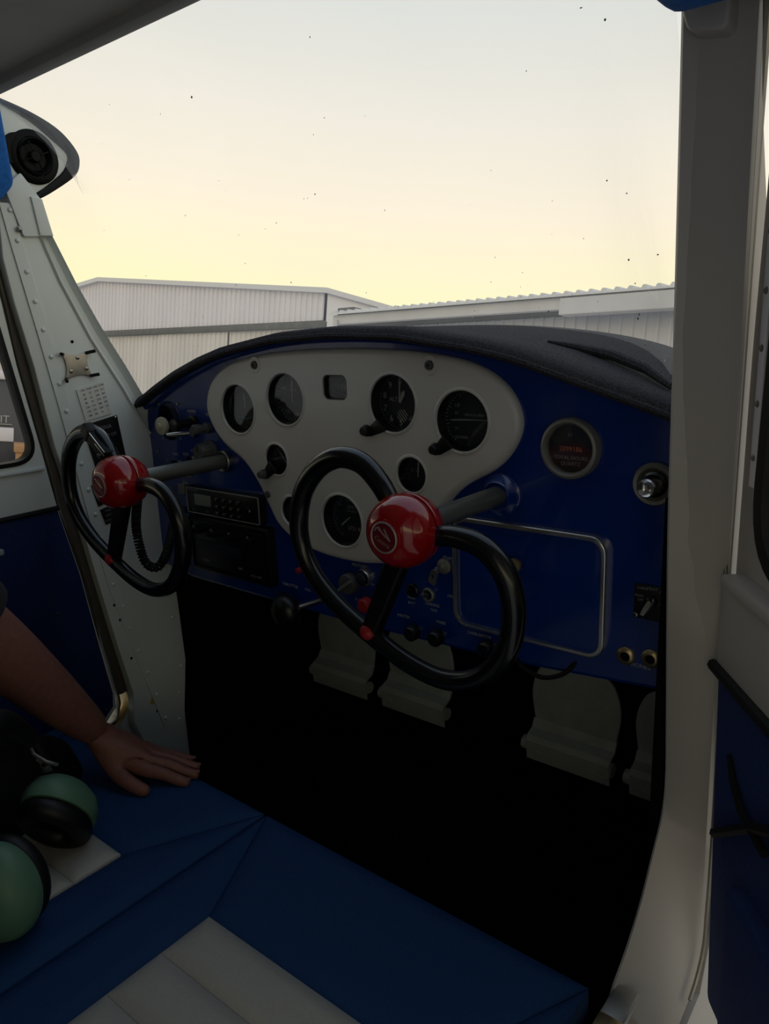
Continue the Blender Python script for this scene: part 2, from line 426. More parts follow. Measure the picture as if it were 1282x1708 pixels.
# ------------------------------------------------------------------ AIRFRAME (cabin coordinates; tilted nose-up at the end)
def zf(x): return .228-.25*x*x-.6*x**6
def yb(x): return .33*math.sqrt(max(0, 1-(abs(x)/.505)**4))
def airframe():
    # left wall with door opening
    fr = [(-.232, .40), (-.227, .358), (-.219, .289), (-.202, .189), (-.186, .054), (-.162, -.062), (-.143, -.188), (-.12, -.327), (-.099, -.441), (-.10, -.478), (-.125, -.505)]
    holeL = fr+[(-.84, -.505), (-.87, -.47), (-.87, .38), (-.84, .42), (-.26, .42)]
    outl = [(.5, -.70), (.5, -.05), (.30, .0), (.04, .075), (.005, .10), (-.028, .18), (-.067, .249), (-.102, .319), (-.139, .394), (-.155, .45), (-.19, .58), (-1.75, .58), (-1.75, -.70)]
    added_rear_win = roundpoly([(-1.02, .36), (-1.02, .02), (-1.58, .06), (-1.50, .36)], .07, 6)  # unseen rear windows, added so more light reaches the panel from aft
    for xa, lab, nn in ((-.532, 'added rear side window on the left, unseen, letting in light', 'added_window_2'), (.55, 'added rear side window on the right, unseen, letting in light', 'added_window_3')):
        tag(ob(nn, slab(added_rear_win, 'YZ', xa, xa-.002), 'window_glass', smooth=0), lab, 'window', kind='structure')
    wl = tag(ob('wall_left', slab(outl, 'YZ', -.515, -.545, [holeL, added_rear_win]), 'white_paint', smooth=30), 'white painted left cabin side around the closed door', 'wall', kind='structure')
    holeR = [(-.165, .47), (-.150, .21), (-.137, .03), (-.106, -.235), (-.10, -.40), (-.13, -.455), (-.20, -.462), (-.90, -.462), (-.93, -.43), (-.93, .44), (-.90, .47)]
    tag(ob('wall_right', slab(outl, 'YZ', .533, .585, [holeR, added_rear_win]), 'jamb_paint', smooth=30), 'pale right cabin side around the open door', 'wall', kind='structure')
    # right door post: jamb lofted between inner and outer edge
    inn = [(-.178, .52), (-.170, .45), (-.152, .21), (-.141, .03), (-.118, -.16), (-.110, -.235), (-.116, -.274), (-.138, -.306), (-.173, -.351), (-.23, -.393), (-.32, -.42), (-.92, -.43)]
    out = [(-.150, .52), (-.145, .45), (-.136, .21), (-.130, .03), (-.118, -.16), (-.114, -.235), (-.112, -.30), (-.113, -.36), (-.120, -.415), (-.175, -.446), (-.32, -.452), (-.92, -.455)]
    I = catmull([(a, b) for a, b in inn], 4, False); O = catmull([(a, b) for a, b in out], 4, False)
    bm = bmesh.new()
    rows = []
    for x, e in ((.5295, None), (.5305, 0), (.533, 1), (.576, 2), (.581, 3)):
        row = []
        for k in range(len(I)):
            t = max(0, min(1, (x-.533)/.043)); p = I[k]*(1-t)+O[k]*t
            if e is None: p = I[k]+Vector((.05, -.012))
            if e == 0: p = I[k]+Vector((.0025, -.0005))
            if e == 3: p = O[k]+Vector((.010, -.002))
            row.append((x, p.x, p.y))
        rows.append(row)
    j = ob('trim_1', loft(rows, closed=False), 'jamb_paint', smooth=50)
    tag(j, 'pale grey door post of the open right door, curving aft into the sill', 'door post', kind='structure')
    ob('edge_lip', tube([(.583, p.x-.004, p.y) for p in O[:36]], .0022, 6), 'dull_alu', j)
    bm = slab(roundpoly([(.541, .435), (.57, .43), (.575, .53), (.515, .53), (.528, .478)], .008), 'XZ', -.185, -.16, bev=.003)
    ob('gusset', bm, 'jamb_paint', j)
    ob('sill_bracket', box(.535, .56, -.30, -.27, -.43, -.385, .004), 'brass_alu', j)
    for yy in (-.30, -.245): ob('sill_plate', box(.532, .556, yy-.022, yy+.022, -.425 if yy < -.26 else -.405, -.415 if yy < -.26 else -.395, .003), 'dull_alu', j)
    # left post / kick panel
    rear = fr[1:9]; rear_in = [(y+.004, z) for y, z in rear]
    k_out = [(-.219, .43)]+rear_in+[(-.10, -.50), (-.07, -.60), (.008, -.61), (.013, -.547), (.031, -.419), (.028, -.30), (.010, .04), (-.018, .092), (-.04, .138), (-.092, .23), (-.134, .324), (-.159, .393), (-.167, .43)]
    pl = ob('trim_2', slab(k_out, 'YZ', -.490, -.516, bev=.0015), 'white_paint', smooth=35)
    tag(pl, 'white riveted windscreen post and kick panel ahead of the left door', 'windscreen post', kind='structure')
    ridge = [(-.163, .41), (-.134, .324), (-.092, .23), (-.04, .138), (-.018, .092), (.008, .05)]; outer = [(-.141, .41), (-.102, .319), (-.067, .249), (-.028, .18), (.005, .117), (.02, .06)]
    bm = loft([[(-.4895, y-.003, z) for y, z in ridge], [(-.486, y, z) for y, z in ridge], [(-.497, a[0]*.7+b[0]*.3, a[1]*.7+b[1]*.3) for a, b in zip(ridge, outer)], [(-.497, a[0]*.4+b[0]*.6, a[1]*.4+b[1]*.6) for a, b in zip(ridge, outer)], [(-.487, b[0]-.003, b[1]) for b in outer], [(-.494, b[0], b[1]) for b in outer], [(-.516, b[0]+.002, b[1]) for b in outer]], closed=False)
    ob('windscreen_channel', bm, 'white_paint', pl, smooth=25)
    fl = [(-.207, .44), (-.199, .385), (-.176, .247), (-.155, .111), (-.128, -.09), (-.109, -.215), (-.075, -.359), (-.047, -.464), (-.027, -.54)]
    fo = [(y-.010, z) for y, z in fl]+[(y+.009, z) for y, z in reversed(fl)]
    ob('rivet_flange', slab(fo, 'YZ', -.4875, -.4905), 'white_paint', pl, smooth=0)
    rv = dome_mesh(.0042, .0028, (1, 0, 0))
    for y, z in [(-.202, .43), (-.197, .385), (-.189, .338), (-.182, .292), (-.175, .247), (-.168, .203), (-.160, .158), (-.154, .111), (-.147, .065), (-.140, .018), (-.133, -.03), (-.126, -.077), (-.121, -.123), (-.115, -.17), (-.109, -.215), (-.096, -.262), (-.087, -.309), (-.075, -.359), (-.061, -.411), (-.047, -.464), (-.033, -.521)]:
        piece('rivet', rv, 'white_paint', (-.4876, y, z), pl)
    for y, z in [(.005, -.21), (.008, -.265), (.011, -.32), (.015, -.373), (.017, -.428), (.006, -.483), (0, -.54)]:
        piece('rivet', rv, 'white_paint', (-.4902, y, z), pl)
    hm = new_mesh('screw_hole', lathe([(.0028, 0), (.0028, .0008)], (0, 0, 0), (1, 0, 0), 10))
    for y, z in [(-.126, .226), (-.111, -.255), (-.103, -.287), (-.090, -.37), (-.048, -.50)]: piece('screw_hole', hm, 'dark_lining', (-.4902, y, z), pl)
    cap = [(-.207, .462), (-.187, .391), (-.139, .395), (-.150, .45), (-.178, .487)]
    cp = ob('post_cap', slab(roundpoly(cap, .004), 'YZ', -.4845, -.4885, bev=.001), 'white_paint', pl, smooth=30)
    ob('cap_crease', slab([(-.161, .394), (-.139, .395), (-.150, .45), (-.168, .452)], 'YZ', -.481, -.486, bev=.001), 'white_paint', cp)
    ob('screw', lathe([(.0048, 0), (.0046, .002), (.0025, .0036), (0, .004)], (-.4845, -.193, .402), (1, 0, 0), 12), 'steel', pl)
    ob('paint_tag', slab([(-.062, -.478), (-.052, -.455), (-.045, -.485)], 'YZ', -.4885, -.4902), 'yellow_tag', pl, smooth=0)
    # instrument bracket, paper card and black placards on the post
    bk = thing('metal_clip_bracket', 'bare metal clip bracket with four bent tabs on the left post', 'bracket', (-.489, -.122, .187))
    c = catmull([(-.147, .206), (-.133, .2045), (-.118, .2045), (-.103, .206), (-.1045, .193), (-.1035, .182), (-.100, .167), (-.115, .1695), (-.129, .1685), (-.147, .165), (-.144, .179), (-.1445, .193)], 4)
    ob('plate', slab([(p.x, p.y) for p in c], 'YZ', -.4865, -.4890, bev=.0008), 'dull_alu', bk)
    for y, z, dy, dz in ((-.147, .206, -.008, .001), (-.106, .206, .014, .003), (-.147, .165, -.004, -.004), (-.103, .167, .013, .002)):
        ob('tab', tube([(-.487, y, z), (-.484, y+dy*.5, z+dz*.5), (-.478, y+dy, z+dz)], .0028, 6), 'black_rubber', bk)
    for y, z in ((-.122, .199), (-.137, .177), (-.108, .18)): ob('screw', lathe([(.0034, 0), (.0034, .001), (.0018, .0018), (0, .002)], (-.4865, y, z), (1, 0, 0), 10), 'steel', bk)
    cd = thing('compass_card', 'small white paper compass correction card with rows of figures on the post', 'card', (-.489, -.1, .12))
    ob('paper', slab([(-.131, .145), (-.079, .155), (-.070, .098), (-.121, .090)], 'YZ', -.4880, -.4895), 'paper', cd, smooth=0)
    for i in range(7):
        for k in range(4):
            t = (i+.5)/7; y = -.126+.048*(k+.5)/4+.0095*t; z = .1455+.009*((k+.5)/4)-.052*t
            s_ = (['FOR', 'STEER', 'FOR', 'STEER'][k] if i == 0 else str((30*i+(0 if k < 2 else 180)) % 360+(k % 2)))
            text('figure', s_, .0052 if i else .004, inward(-.4879, y, z, .19), 'print_dark', cd)
    b1 = thing('black_placard', 'black metal limitations placard below the paper card', 'placard', (-.489, -.09, .04))
    ob('plate', slab([(-.128, .083), (-.060, .094), (-.048, -.016), (-.108, -.022)], 'YZ', -.4870, -.4895, bev=.0005), 'placard_black', b1)
    for y, z in ((-.124, .080), (-.063, .0905), (-.105, -.017), (-.051, -.012)): ob('screw', lathe([(.002, 0), (0, .0016)], (-.487, y, z), (1, 0, 0), 8), 'chrome', b1)
    for i, s_ in enumerate(('CESSNA', 'AIRCRAFT CO', 'NORMAL', 'UTILITY', 'MANEUVERS', 'SPEED MPH')):
        text('lettering', s_, .0075 if i else .010, inward(-.4869, -.091+.0018*i, .074-.0155*i, .16), 'print_dim', b1)
    for a, lab in ((((-.127, -.024), (-.098, -.019), (-.094, -.058), (-.118, -.064)), 'small black placard with white border below the limitations placard'), (((-.116, -.071), (-.092, -.066), (-.088, -.096), (-.108, -.10)), 'smallest black placard, lowest on the white post')):
        q = thing('small_placard', lab, 'placard', (-.489, a[0][0], a[0][1])); ob('plate', slab(list(a), 'YZ', -.4870, -.4895, bev=.0004), 'placard_black', q)
        cy = sum(p[0] for p in a)/4; cz = sum(p[1] for p in a)/4
        for i in range(3): text('lettering', ('FUEL', 'LEFT', '12 GAL')[i], .006, inward(-.4869, cy, cz+.009-.009*i, .12), 'print_dim', q)
    # wing roots
    def wing(sgn, lab):
        prof = [(-.195, .592), (-.144, .578), (-.102, .559), (-.077, .533), (-.074, .515), (-.085, .495), (-.126, .468), (-.155, .452), (-.22, .452), (-.6, .47), (-1.4, .55), (-1.5, .565), (-1.4, .60), (-.8, .66), (-.4, .64)]
        pr = [(p.x, p.y) for p in catmull(prof, 4)]; x0 = sgn*.498 if sgn < 0 else sgn*.59
        w = thing('wing', lab, 'wing', (x0, -.7, .47))
        ob('skin', slab(pr, 'YZ', x0, sgn*4.6), 'cowl_white', w, smooth=30)
        return w, pr
    w, pr = wing(-1, 'white high wing whose rounded root leading edge shows above the left post')
    pw = [(-.205, .590), (-.187, .584), (-.147, .567), (-.111, .543), (-.091, .526), (-.094, .51), (-.108, .492), (-.154, .459), (-.18, .452), (-.21, .47)]
    ob('root_panel', slab([(p.x, p.y) for p in catmull(pw, 3)], 'YZ', -.493, -.5, bev=.001), 'white_paint', w)
    outer = [(-.20, .594), (-.144, .580), (-.101, .561), (-.075, .535), (-.071, .515), (-.083, .493), (-.126, .464), (-.152, .450)]
    innr = [(-.20, .588), (-.147, .567), (-.111, .543), (-.091, .526), (-.094, .51), (-.108, .492), (-.142, .467), (-.158, .456)]
    A = catmull(outer, 5, False); B = catmull(innr, 5, False)
    ob('seal_strip', loft([[(-.496, p.x, p.y) for p in B], [(-.489, p.x+.002, p.y) for p in B], [(-.487, (p.x+q.x)/2, (p.y+q.y)/2) for p, q in zip(A, B)], [(-.490, p.x, p.y) for p in A], [(-.500, p.x+.001, p.y) for p in A]], closed=False), 'black_rubber', w, smooth=30)
    wing(1, 'white high wing overhanging the open right door')
    v = thing('air_vent', 'round black cabin air vent in the white wing root', 'vent', (-.493, -.15, .516))
    ob('flange', lathe([(.041, 0), (.041, .003), (.038, .006), (.030, .007), (.029, .004), (.029, 0)], (-.494, -.149, .514), (1, 0, 0), 40), 'speaker_black', v)
    ob('barrel', lathe([(.0285, 0), (.0285, .009), (.0265, .011), (.024, .008), (.020, .002), (.009, .002), (.009, .009), (.007, .011), (0, .011)], (-.494, -.149, .514), (1, 0, 0), 36), 'speaker_black', v)
    ob('mounting_ear', slab([(p.x, p.y) for p in catmull([(-.198, .515), (-.190, .54), (-.17, .546), (-.165, .53), (-.175, .505), (-.19, .50)], 3)], 'YZ', -.488, -.494, bev=.001), 'speaker_black', v)
    for k in range(4):
        a = k*math.pi/2+.4; ob('grille_bar', tube([(-.484, -.149+.009*math.cos(a), .514+.009*math.sin(a)), (-.485, -.149+.024*math.cos(a), .514+.024*math.sin(a))], .0012, 5), 'speaker_black', v)
    # blue upholstered cant rails above the doors
    for x0, x1, lab, front in ((-.470, -.500, 'bright blue cloth side trim above the left door', -.194), (.540, .578, 'bright blue cloth side trim above the open right door', -.188)):
        o2 = roundpoly([(front-.006, .60), (front, .467), (front-.03, .434), (-1.6, .425), (-1.6, .573), (-.249, .573), (-.249, .60)], [.005, .01, .03, .02, .005, .001, .005])
        bm = slab(o2, 'YZ', x0, x1, bev=.012, steps=4)
        tag(ob('cloth_trim', bm, 'trim_blue'), lab, 'trim')
    # ceiling
    ce = ob('ceiling', box(-.50, .56, -1.75, -.262, .572, .60, .004), 'ceiling_vinyl'); tag(ce, 'grey vinyl cabin ceiling above the windscreen', 'ceiling', kind='structure')
    ob('front_bow', box(-.50, .56, -.272, -.250, .560, .60, .005), 'ceiling_vinyl', ce)
    ob('roof_skin', box(-.56, .60, -1.75, -.25, .598, .67, .01), 'cowl_white', ce)
    # floor, firewall, rear bulkhead
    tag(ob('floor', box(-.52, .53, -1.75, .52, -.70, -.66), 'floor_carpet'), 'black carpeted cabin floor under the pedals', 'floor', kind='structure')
    def deck_z(x, y):
        xa = min(.504, abs(x)); y0 = yb(xa)-.002; z0 = zf(xa)-.034-.10*(xa/.505)**4; z1 = .10-.25*xa*xa-6*xa**6; q = (y-y0)/(.545-y0); return z0*(1-q)+z1*q
    fw = [(-.52, -.70), (.53, -.70)]+[(.53-1.05*k/40, deck_z(.53-1.05*k/40, .53)-.012) for k in range(41)]
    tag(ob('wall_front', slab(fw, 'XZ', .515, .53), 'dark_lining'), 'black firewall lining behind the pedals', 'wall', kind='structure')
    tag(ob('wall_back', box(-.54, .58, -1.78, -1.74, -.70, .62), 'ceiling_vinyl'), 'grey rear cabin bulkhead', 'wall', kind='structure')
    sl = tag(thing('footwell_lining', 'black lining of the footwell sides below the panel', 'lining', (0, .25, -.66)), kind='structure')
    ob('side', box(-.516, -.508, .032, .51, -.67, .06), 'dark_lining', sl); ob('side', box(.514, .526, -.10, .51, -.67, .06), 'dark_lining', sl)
    # nose cowl outside
    cw = []
    for yy, wd, zt, zb in ((.54, .50, .04, -.72), (.75, .47, .03, -.72), (.95, .42, .05, -.70), (1.25, .30, -.05, -.60)):
        cw.append([(wd*math.copysign(abs(math.cos(t))**.6, math.cos(t)), yy, (zt+zb)/2+(zt-zb)/2*math.copysign(abs(math.sin(t))**.6, math.sin(t))) for t in [2*math.pi*k/32 for k in range(32)]])
    ec = thing('engine_cowling', 'white engine cowling ahead of the windscreen', 'cowling', (0, .9, -.7))
    ob('nose_shell', loft(cw, caps=False), 'cowl_white', ec)
    xs = [-.505+1.015*i/30 for i in range(31)]
    ob('top_deck', loft([[(x, yb(min(.504, abs(x)))-.002, zf(x)-.034-.10*min(1, abs(x)/.505)**4) for x in xs], [(x*.98, .545, .10-.25*x*x-6*x**6) for x in xs]], closed=False), 'cowl_white', ec)
airframe()

# windscreen: loft from the cowl edge up to the ceiling bow
def windscreen():
    n = 28; m = 24; rings = []
    side = catmull([(.012, .04), (.004, .10), (-.068, .25), (-.142, .394), (-.155, .446), (-.127, .468), (-.086, .497), (-.070, .516), (-.075, .538), (-.102, .564), (-.19, .60)], 6, False)
    side_r = catmull([(.012, .04), (.004, .10), (-.068, .25), (-.140, .394), (-.175, .47), (-.215, .54), (-.255, .575)], 6, False)
    for j in range(m+1):
        t = j/m; row = []; q = t*(len(side)-1); qi = min(len(side)-2, int(q)); sl_ = side[qi].lerp(side[qi+1], q-qi); q = t*(len(side_r)-1); qi = min(len(side_r)-2, int(q)); sr_ = side_r[qi].lerp(side_r[qi+1], q-qi)
        for i in range(n+1):
            x = -.503+1.030*i/n; e = min(1, abs(x)/(.505 if x < 0 else .525)); k = e**8
            base = Vector((x, yb(min(.504, abs(x)))+.004, zf(min(.505, abs(x)))-.03-.10*e**4))
            p = base.lerp(Vector((x, -.255, .572)), t); p.y += .05*math.sin(math.pi*t)*(1-e**4)
            sd = sl_ if x < 0 else sr_; row.append(p*(1-k)+Vector((x, sd.x, sd.y))*k)
        rings.append(row)
    g = ob('window_1', loft([[tuple(p) for p in r] for r in rings], closed=False), 'windshield_glass', smooth=60)
    tag(g, 'large curved clear windscreen with insect specks', 'windscreen', kind='structure')
    def at(u, v):
        i = min(n-1, int(u*n)); j = min(m-1, int(v*m)); fu = u*n-i; fv = v*m-j
        return (rings[j][i]*(1-fu)+rings[j][i+1]*fu)*(1-fv)+(rings[j+1][i]*(1-fu)+rings[j+1][i+1]*fu)*fv
    b = bmesh.new(); bw = bmesh.new(); rnd = random.Random(4)
    for k in range(70):
        p = at(rnd.uniform(.03, .97), rnd.uniform(.05, .95)); s = rnd.choice((.0005, .0005, .0006, .0008, .0010, .0013))
        ellipsoid(p, s*rnd.uniform(.5, 1.4), s*.4, s*rnd.uniform(.5, 1.6), 4, b)
    for k in range(60):
        p = at(rnd.uniform(.03, .97), rnd.uniform(.02, .28)); s = rnd.choice((.0004, .0005, .0008)); ellipsoid(p, s, s*.4, s*rnd.uniform(.5, 3), 4, bw)
    tag(ob('insect_specks', b, 'bug', g), kind='stuff'); tag(ob('paint_chips', bw, 'chip_white', g), kind='stuff')
windscreen()

# ------------------------------------------------------------------ doors
def left_door():
    d = thing('door_1', 'closed left cabin door, white above and blue below, with rounded window', 'door', (-.52, -.5, -.48), kind='structure')
    front = [(-.236, .36), (-.228, .29), (-.219, .19), (-.200, .056), (-.185, -.058), (-.160, -.185), (-.142, -.322), (-.125, -.433)]
    out = front+[(-.126, -.462), (-.15, -.485), (-.84, -.485), (-.855, -.46), (-.855, .38), (-.83, .405), (-.26, .405)]
    win = roundpoly([(-.250, .33), (-.205, .03), (-.80, .03), (-.80, .36)], [.05, .045, .05, .05], 8)
    win = [(y, z) for y, z in win]
    ob('shell', slab(out, 'YZ', -.504, -.522, [win], bev=.002), 'white_paint', d, smooth=35)
    gk = inset(win, .006)
    ob('window_gasket', slab(inset(win, -.001), 'YZ', -.5015, -.524, [gk], bev=.001), 'black_rubber', d)
    ob('pane', slab(win, 'YZ', -.512, -.514), 'window_glass', d, smooth=0)
    ob('ledge', box(-.506, -.4985, -.855, -.199, .016, .022, .0015), 'white_paint', d)
    bp = [(-.188, -.056), (-.163, -.185), (-.146, -.322), (-.131, -.43), (-.134, -.456), (-.155, -.474), (-.83, -.474), (-.83, -.056)]
    card = ob('blue_card', slab(bp, 'YZ', -.500, -.506, bev=.002), 'door_blue', d)
    ob('trim_welt', tube([(-.5, -.85, -.056), (-.5, -.5, -.056), (-.5, -.186, -.054)], .0045, 8), 'black_rubber', d)
    for y, z in ((-.215, -.24), (-.165, -.335), (-.15, -.455), (-.26, -.43)): ob('screw', lathe([(.003, 0), (.0025, .0012), (0, .0016)], (-.5, y, z), (1, 0, 0), 8), 'steel', card)
    edge = [(-.233, .36), (-.225, .29), (-.216, .19), (-.197, .056), (-.181, -.058), (-.156, -.185), (-.138, -.322), (-.122, -.433), (-.124, -.465), (-.15, -.488), (-.30, -.49), (-.80, -.49)]
    e = catmull(edge, 4, False)
    ob('edge_strip', loft([[(-.524, p.x, p.y) for p in e], [(-.502, p.x, p.y) for p in e], [(-.500, p.x+.002, p.y-.001) for p in e], [(-.502, p.x+.004, p.y-.002) for p in e], [(-.524, p.x+.004, p.y-.002) for p in e]], closed=False), 'dull_alu', d, smooth=30)
    ob('armrest_grip', box(-.50, -.47, -.40, -.30, -.105, -.095, .003), 'pedal_paint', d)
    so = catmull([(-.222, .41), (-.222, .36), (-.213, .289), (-.198, .189), (-.181, .054), (-.160, -.062), (-.139, -.188), (-.117, -.327), (-.100, -.441)], 3, False)
    ob('weather_seal', loft([[(-.540, p.x-.022, p.y) for p in so], [(-.508, p.x-.020, p.y) for p in so], [(-.505, p.x-.010, p.y) for p in so], [(-.508, p.x+.003, p.y) for p in so], [(-.540, p.x+.005, p.y) for p in so]], closed=False), 'brown_seal', d, smooth=40)
    co = catmull([(-.104, -.435), (-.106, -.466), (-.13, -.492), (-.20, -.499), (-.50, -.502), (-.85, -.502)], 5, False)
    ob('sill_curve', loft([[(-.545, p.x, p.y+.004) for p in co], [(-.510, p.x, p.y+.002) for p in co], [(-.4975, p.x, p.y-.004) for p in co]], closed=False), 'brass_alu', bpy.data.objects['wall_left'], smooth=40)
left_door()

def right_door():
    H = Vector((.586, -.133, 0)); dv = Vector((.597, -.802, 0)).normalized(); nv = Vector((-dv.y*-1, 0, 0))
    nv = Vector((-.802, -.597, 0)).normalized()
    # local: x = along door from hinge, y = out of the inner face towards the cabin, z up
    M = Matrix(((dv.x, nv.x, 0, H.x), (dv.y, nv.y, 0, H.y), (0, 0, 1, 0), (0, 0, 0, 1)))
    d = thing('door_2', 'open right cabin door seen edge on, pale above and blue below', 'door', M @ Vector((.35, 0, -.44)), kind='structure')
    def P(name, bm, m, par=d, sm=35):
        bmesh.ops.transform(bm, matrix=M, verts=bm.verts[:]); return ob(name, bm, m, par, smooth=sm)
    win = roundpoly([(.060, .42), (.044, .025), (.64, .025), (.62, .42)], [.06, .07, .06, .06], 8)
    out = roundpoly([(.012, .50), (.0, .2), (.0, -.10), (.03, -.44), (.70, -.44), (.71, .2), (.67, .50)], .03, 4)
    P('shell', slab(out, 'XZ', -.004, -.030, [win], bev=.002), 'jamb_paint')
    g2 = inset(win, .010)
    P('window_gasket', slab(inset(win, -.006), 'XZ', .004, -.032, [g2], bev=.002), 'black_rubber')
    P('pane', slab(win, 'XZ', -.016, -.018), 'window_glass', sm=0)
    P('ledge', box(.018, .70, -.01, .016, .0, .012, .003), 'jamb_paint')
    P('mid_panel', slab([(.002, -.082), (.002, .004), (.70, .004), (.70, -.082)], 'XZ', .008, -.01, bev=.002), 'jamb_paint')
    P('trim_welt', tube([(.0, .010, -.082), (.35, .011, -.082), (.70, .010, -.082)], .0055, 8), 'black_rubber')
    P('blue_card', slab(roundpoly([(.002, -.088), (.03, -.425), (.69, -.425), (.70, -.088)], .01), 'XZ', .006, -.008, bev=.003), 'door_blue')
    pk = slab(roundpoly([(.075, -.25), (.085, -.42), (.62, -.42), (.62, -.25)], .02), 'XZ', .020, .004, bev=.008); P('map_pocket', pk, 'door_blue')
    P('strap', tube([(.044, .008, -.148), (.058, .010, -.163), (.085, .012, -.178), (.13, .012, -.183)], [.002, .003, .0035, .004], 6), 'black_rubber')
    P('strap', tube([(.030, .010, -.238), (.06, .011, -.214), (.107, .012, -.176), (.2, .012, -.12)], .0048, 6), 'black_rubber')
    P('latch_knob', lathe([(.006, 0), (.006, .01), (.010, .012), (.009, .018), (0, .02)], (.105, -.004, .10), (0, 1, 0), 14), 'bezel_grey')
    hs = P('hinge_strip', box(.024, .036, -.006, .001, .09, .44, .001), 'cladding')
    for i in range(8):
        P('rivet', lathe([(.0032, 0), (.002, .0015), (0, .002)], (.030, .001, .115+i*.044), (0, 1, 0), 8), 'steel', hs)
    P('hinge_pin', tube([(-.004, .002, .0), (-.004, .002, .46)], .004, 8), 'dull_alu')
right_door()

# ------------------------------------------------------------------ instrument panel
ARCH = [(-.492, .103), (-.44, .128), (-.373, .156), (-.30, .180), (-.24, .195), (-.12, .213), (0, .2185), (.12, .214), (.24, .197), (.30, .184), (.373, .161), (.44, .140), (.505, .118), (.530, .108)]
HALF = [(0, .2035), (.08, .202), (.17, .195), (.24, .180), (.284, .152), (.302, .115), (.294, .082), (.266, .050), (.215, .020), (.184, -.014), (.162, -.05), (.143, -.078), (.105, -.1), (.05, -.112), (0, -.115)]
def plate_outline():
    pts = HALF+[(-x, z) for x, z in reversed(HALF[1:-1])]
    return [(p.x, p.y) for p in catmull(pts, 5)]
PF = -.006                                   # front of the white plate
GA = {  # gauges: x, z, radius of the opening
    'oL': (-.218, .109, .0395), 'oR': (.218, .109, .0395), 'iL': (-.1053, .128, .0395), 'iR': (.1053, .128, .0395),
    'sL': (-.1345, .0315, .0245), 'sR': (.1345, .0315, .0245), 't': (0, -.0515, .0395), 'bL': (-.106, -.050, .0235), 'bR': (.106, -.050, .0235)}
def panel():
    p = thing('instrument_panel', 'glossy dark blue curved instrument panel across the cabin', 'panel', (0, .01, -.205))
    ol = plate_outline(); hole = inset(ol, .012)
    arch = [(q.x, q.y) for q in catmull(ARCH, 4, False)]
    out = list(reversed(arch))+[(-.492, -.20), (-.40, -.213), (0, -.216), (.30, -.207), (.530, -.188)]
    ob('blue_sheet', slab(out, 'XZ', .006, .010, [hole]), 'panel_blue', p, smooth=30)
    ob('lower_lip', tube([(-.492, .012, -.20), (-.40, .012, -.213), (0, .012, -.216), (.30, .012, -.207), (.530, .012, -.188)], .006, 8), 'panel_blue', p)
    ob('edge_roll', tube([(x, .004, z-.002) for x, z in arch], .005, 8), 'panel_blue', p)
    holes = [circle2(*GA[k]) for k in GA]+[rrect(-.024, .024, .130, .166, .010)]
    pl = ob('face_plate', slab(ol, 'XZ', PF, .010, holes, bev=.009, steps=5), 'plate_white', p, smooth=35)
    pl['label'] = 'raised glossy cream centre plate with round instrument openings'
    for k in GA:
        x, z, r = GA[k]
        prof = [(r+.0045, 0), (r+.0035, -.0012), (r+.001, -.0012), (r-.0002, .0015)]
        bm = bmesh.new(); n = 48; rg = []
        for rr, dy in prof: rg.append([(x+rr*math.cos(2*math.pi*i/n), PF+dy, z+rr*math.sin(2*math.pi*i/n)) for i in range(n)])
        ob('opening_rim', loft(rg, caps=False), 'plate_white', pl, smooth=60)
    for sx in (-.168, .170):
        ob('mount_screw', lathe([(.0065, 0), (.006, .003), (.003, .004), (.0028, .002), (0, .002)], (sx, PF, .180), (0, -1, 0), 14), 'knob_grey', pl)
        ob('screw_dimple', lathe([(.0135, -.0005), (.0125, .0008), (.0068, .0006), (.0068, -.0005)], (sx, PF, .180), (0, -1, 0), 20), 'plate_white', pl)
    for sx in (-.160, .160): ob('mount_screw', lathe([(.006, 0), (.0056, .003), (.003, .004), (0, .004)], (sx, PF, -.028), (0, -1, 0), 14), 'knob_grey', pl)
    # printed legends on the blue sheet
    for s_, x, z, sz in [('PRIMER', -.356, .0985, .0075), ('VENT', -.31, .095, .006), ('LIGHTS', -.36, .028, .006), ('PARK BRAKE', -.31, .030, .006), ('NAV', -.415, .018, .0075), ('BCN', -.385, .02, .0075),
                       ('MIXTURE', .021, -.122, .007), ('OFF', .043, -.138, .005), ('BOTH', .043, -.148, .005), ('THROTTLE', -.135, -.183, .0075), ('PULL', -.093, -.183, .006), ('STALL', .018, -.178, .0065),
                       ('MASTER', .104, -.186, .0065), ('PARK', .172, -.181, .0065), ('MAIN', .120, -.154, .0055), ('BATT', .120, -.162, .0055), ('LANDING', .157, -.157, .0055), ('TAXI', .159, -.165, .0055), ('ON', .188, -.138, .006), ('START', .186, -.083, .006),
                       ('CARBURETOR', .235, -.185, .006), ('PHONES', .457, -.172, .0075), ('RADIO', -.385, -.02, .006), ('MIC', -.41, -.05, .006)]:
        text('legend', s_, sz, aft(x, .0055, z), 'print_white', p)
    sm = new_mesh('panel_screw', lathe([(.003, 0), (.0028, .0012), (0, .002)], (0, 0, 0), (0, -1, 0), 10))
    for x, z in [(-.452, .108), (-.3955, .110), (-.448, .046), (-.396, .048), (-.443, .004), (-.425, .004), (-.47, .02)]: piece('panel_screw', sm, 'steel', (x, .0058, z), p)
    for s in (-1, 1):
        if s > 0: ob('shaft_boss', lathe([(.028, 0), (.0275, .004), (.023, .007), (.020, .016), (.0180, .018), (.0165, .014)], (s*.2717, .006, .0173), (0, -1, 0), 32), 'panel_blue', p)
        ob('shaft_bearing', lathe([(.019, 0), (.019, .010), (.0170, .012), (.0135, .010), (.0135, 0)], (s*.2717, .006, .0173), (0, -1, 0), 28), 'steel' if s < 0 else 'panel_blue', p)
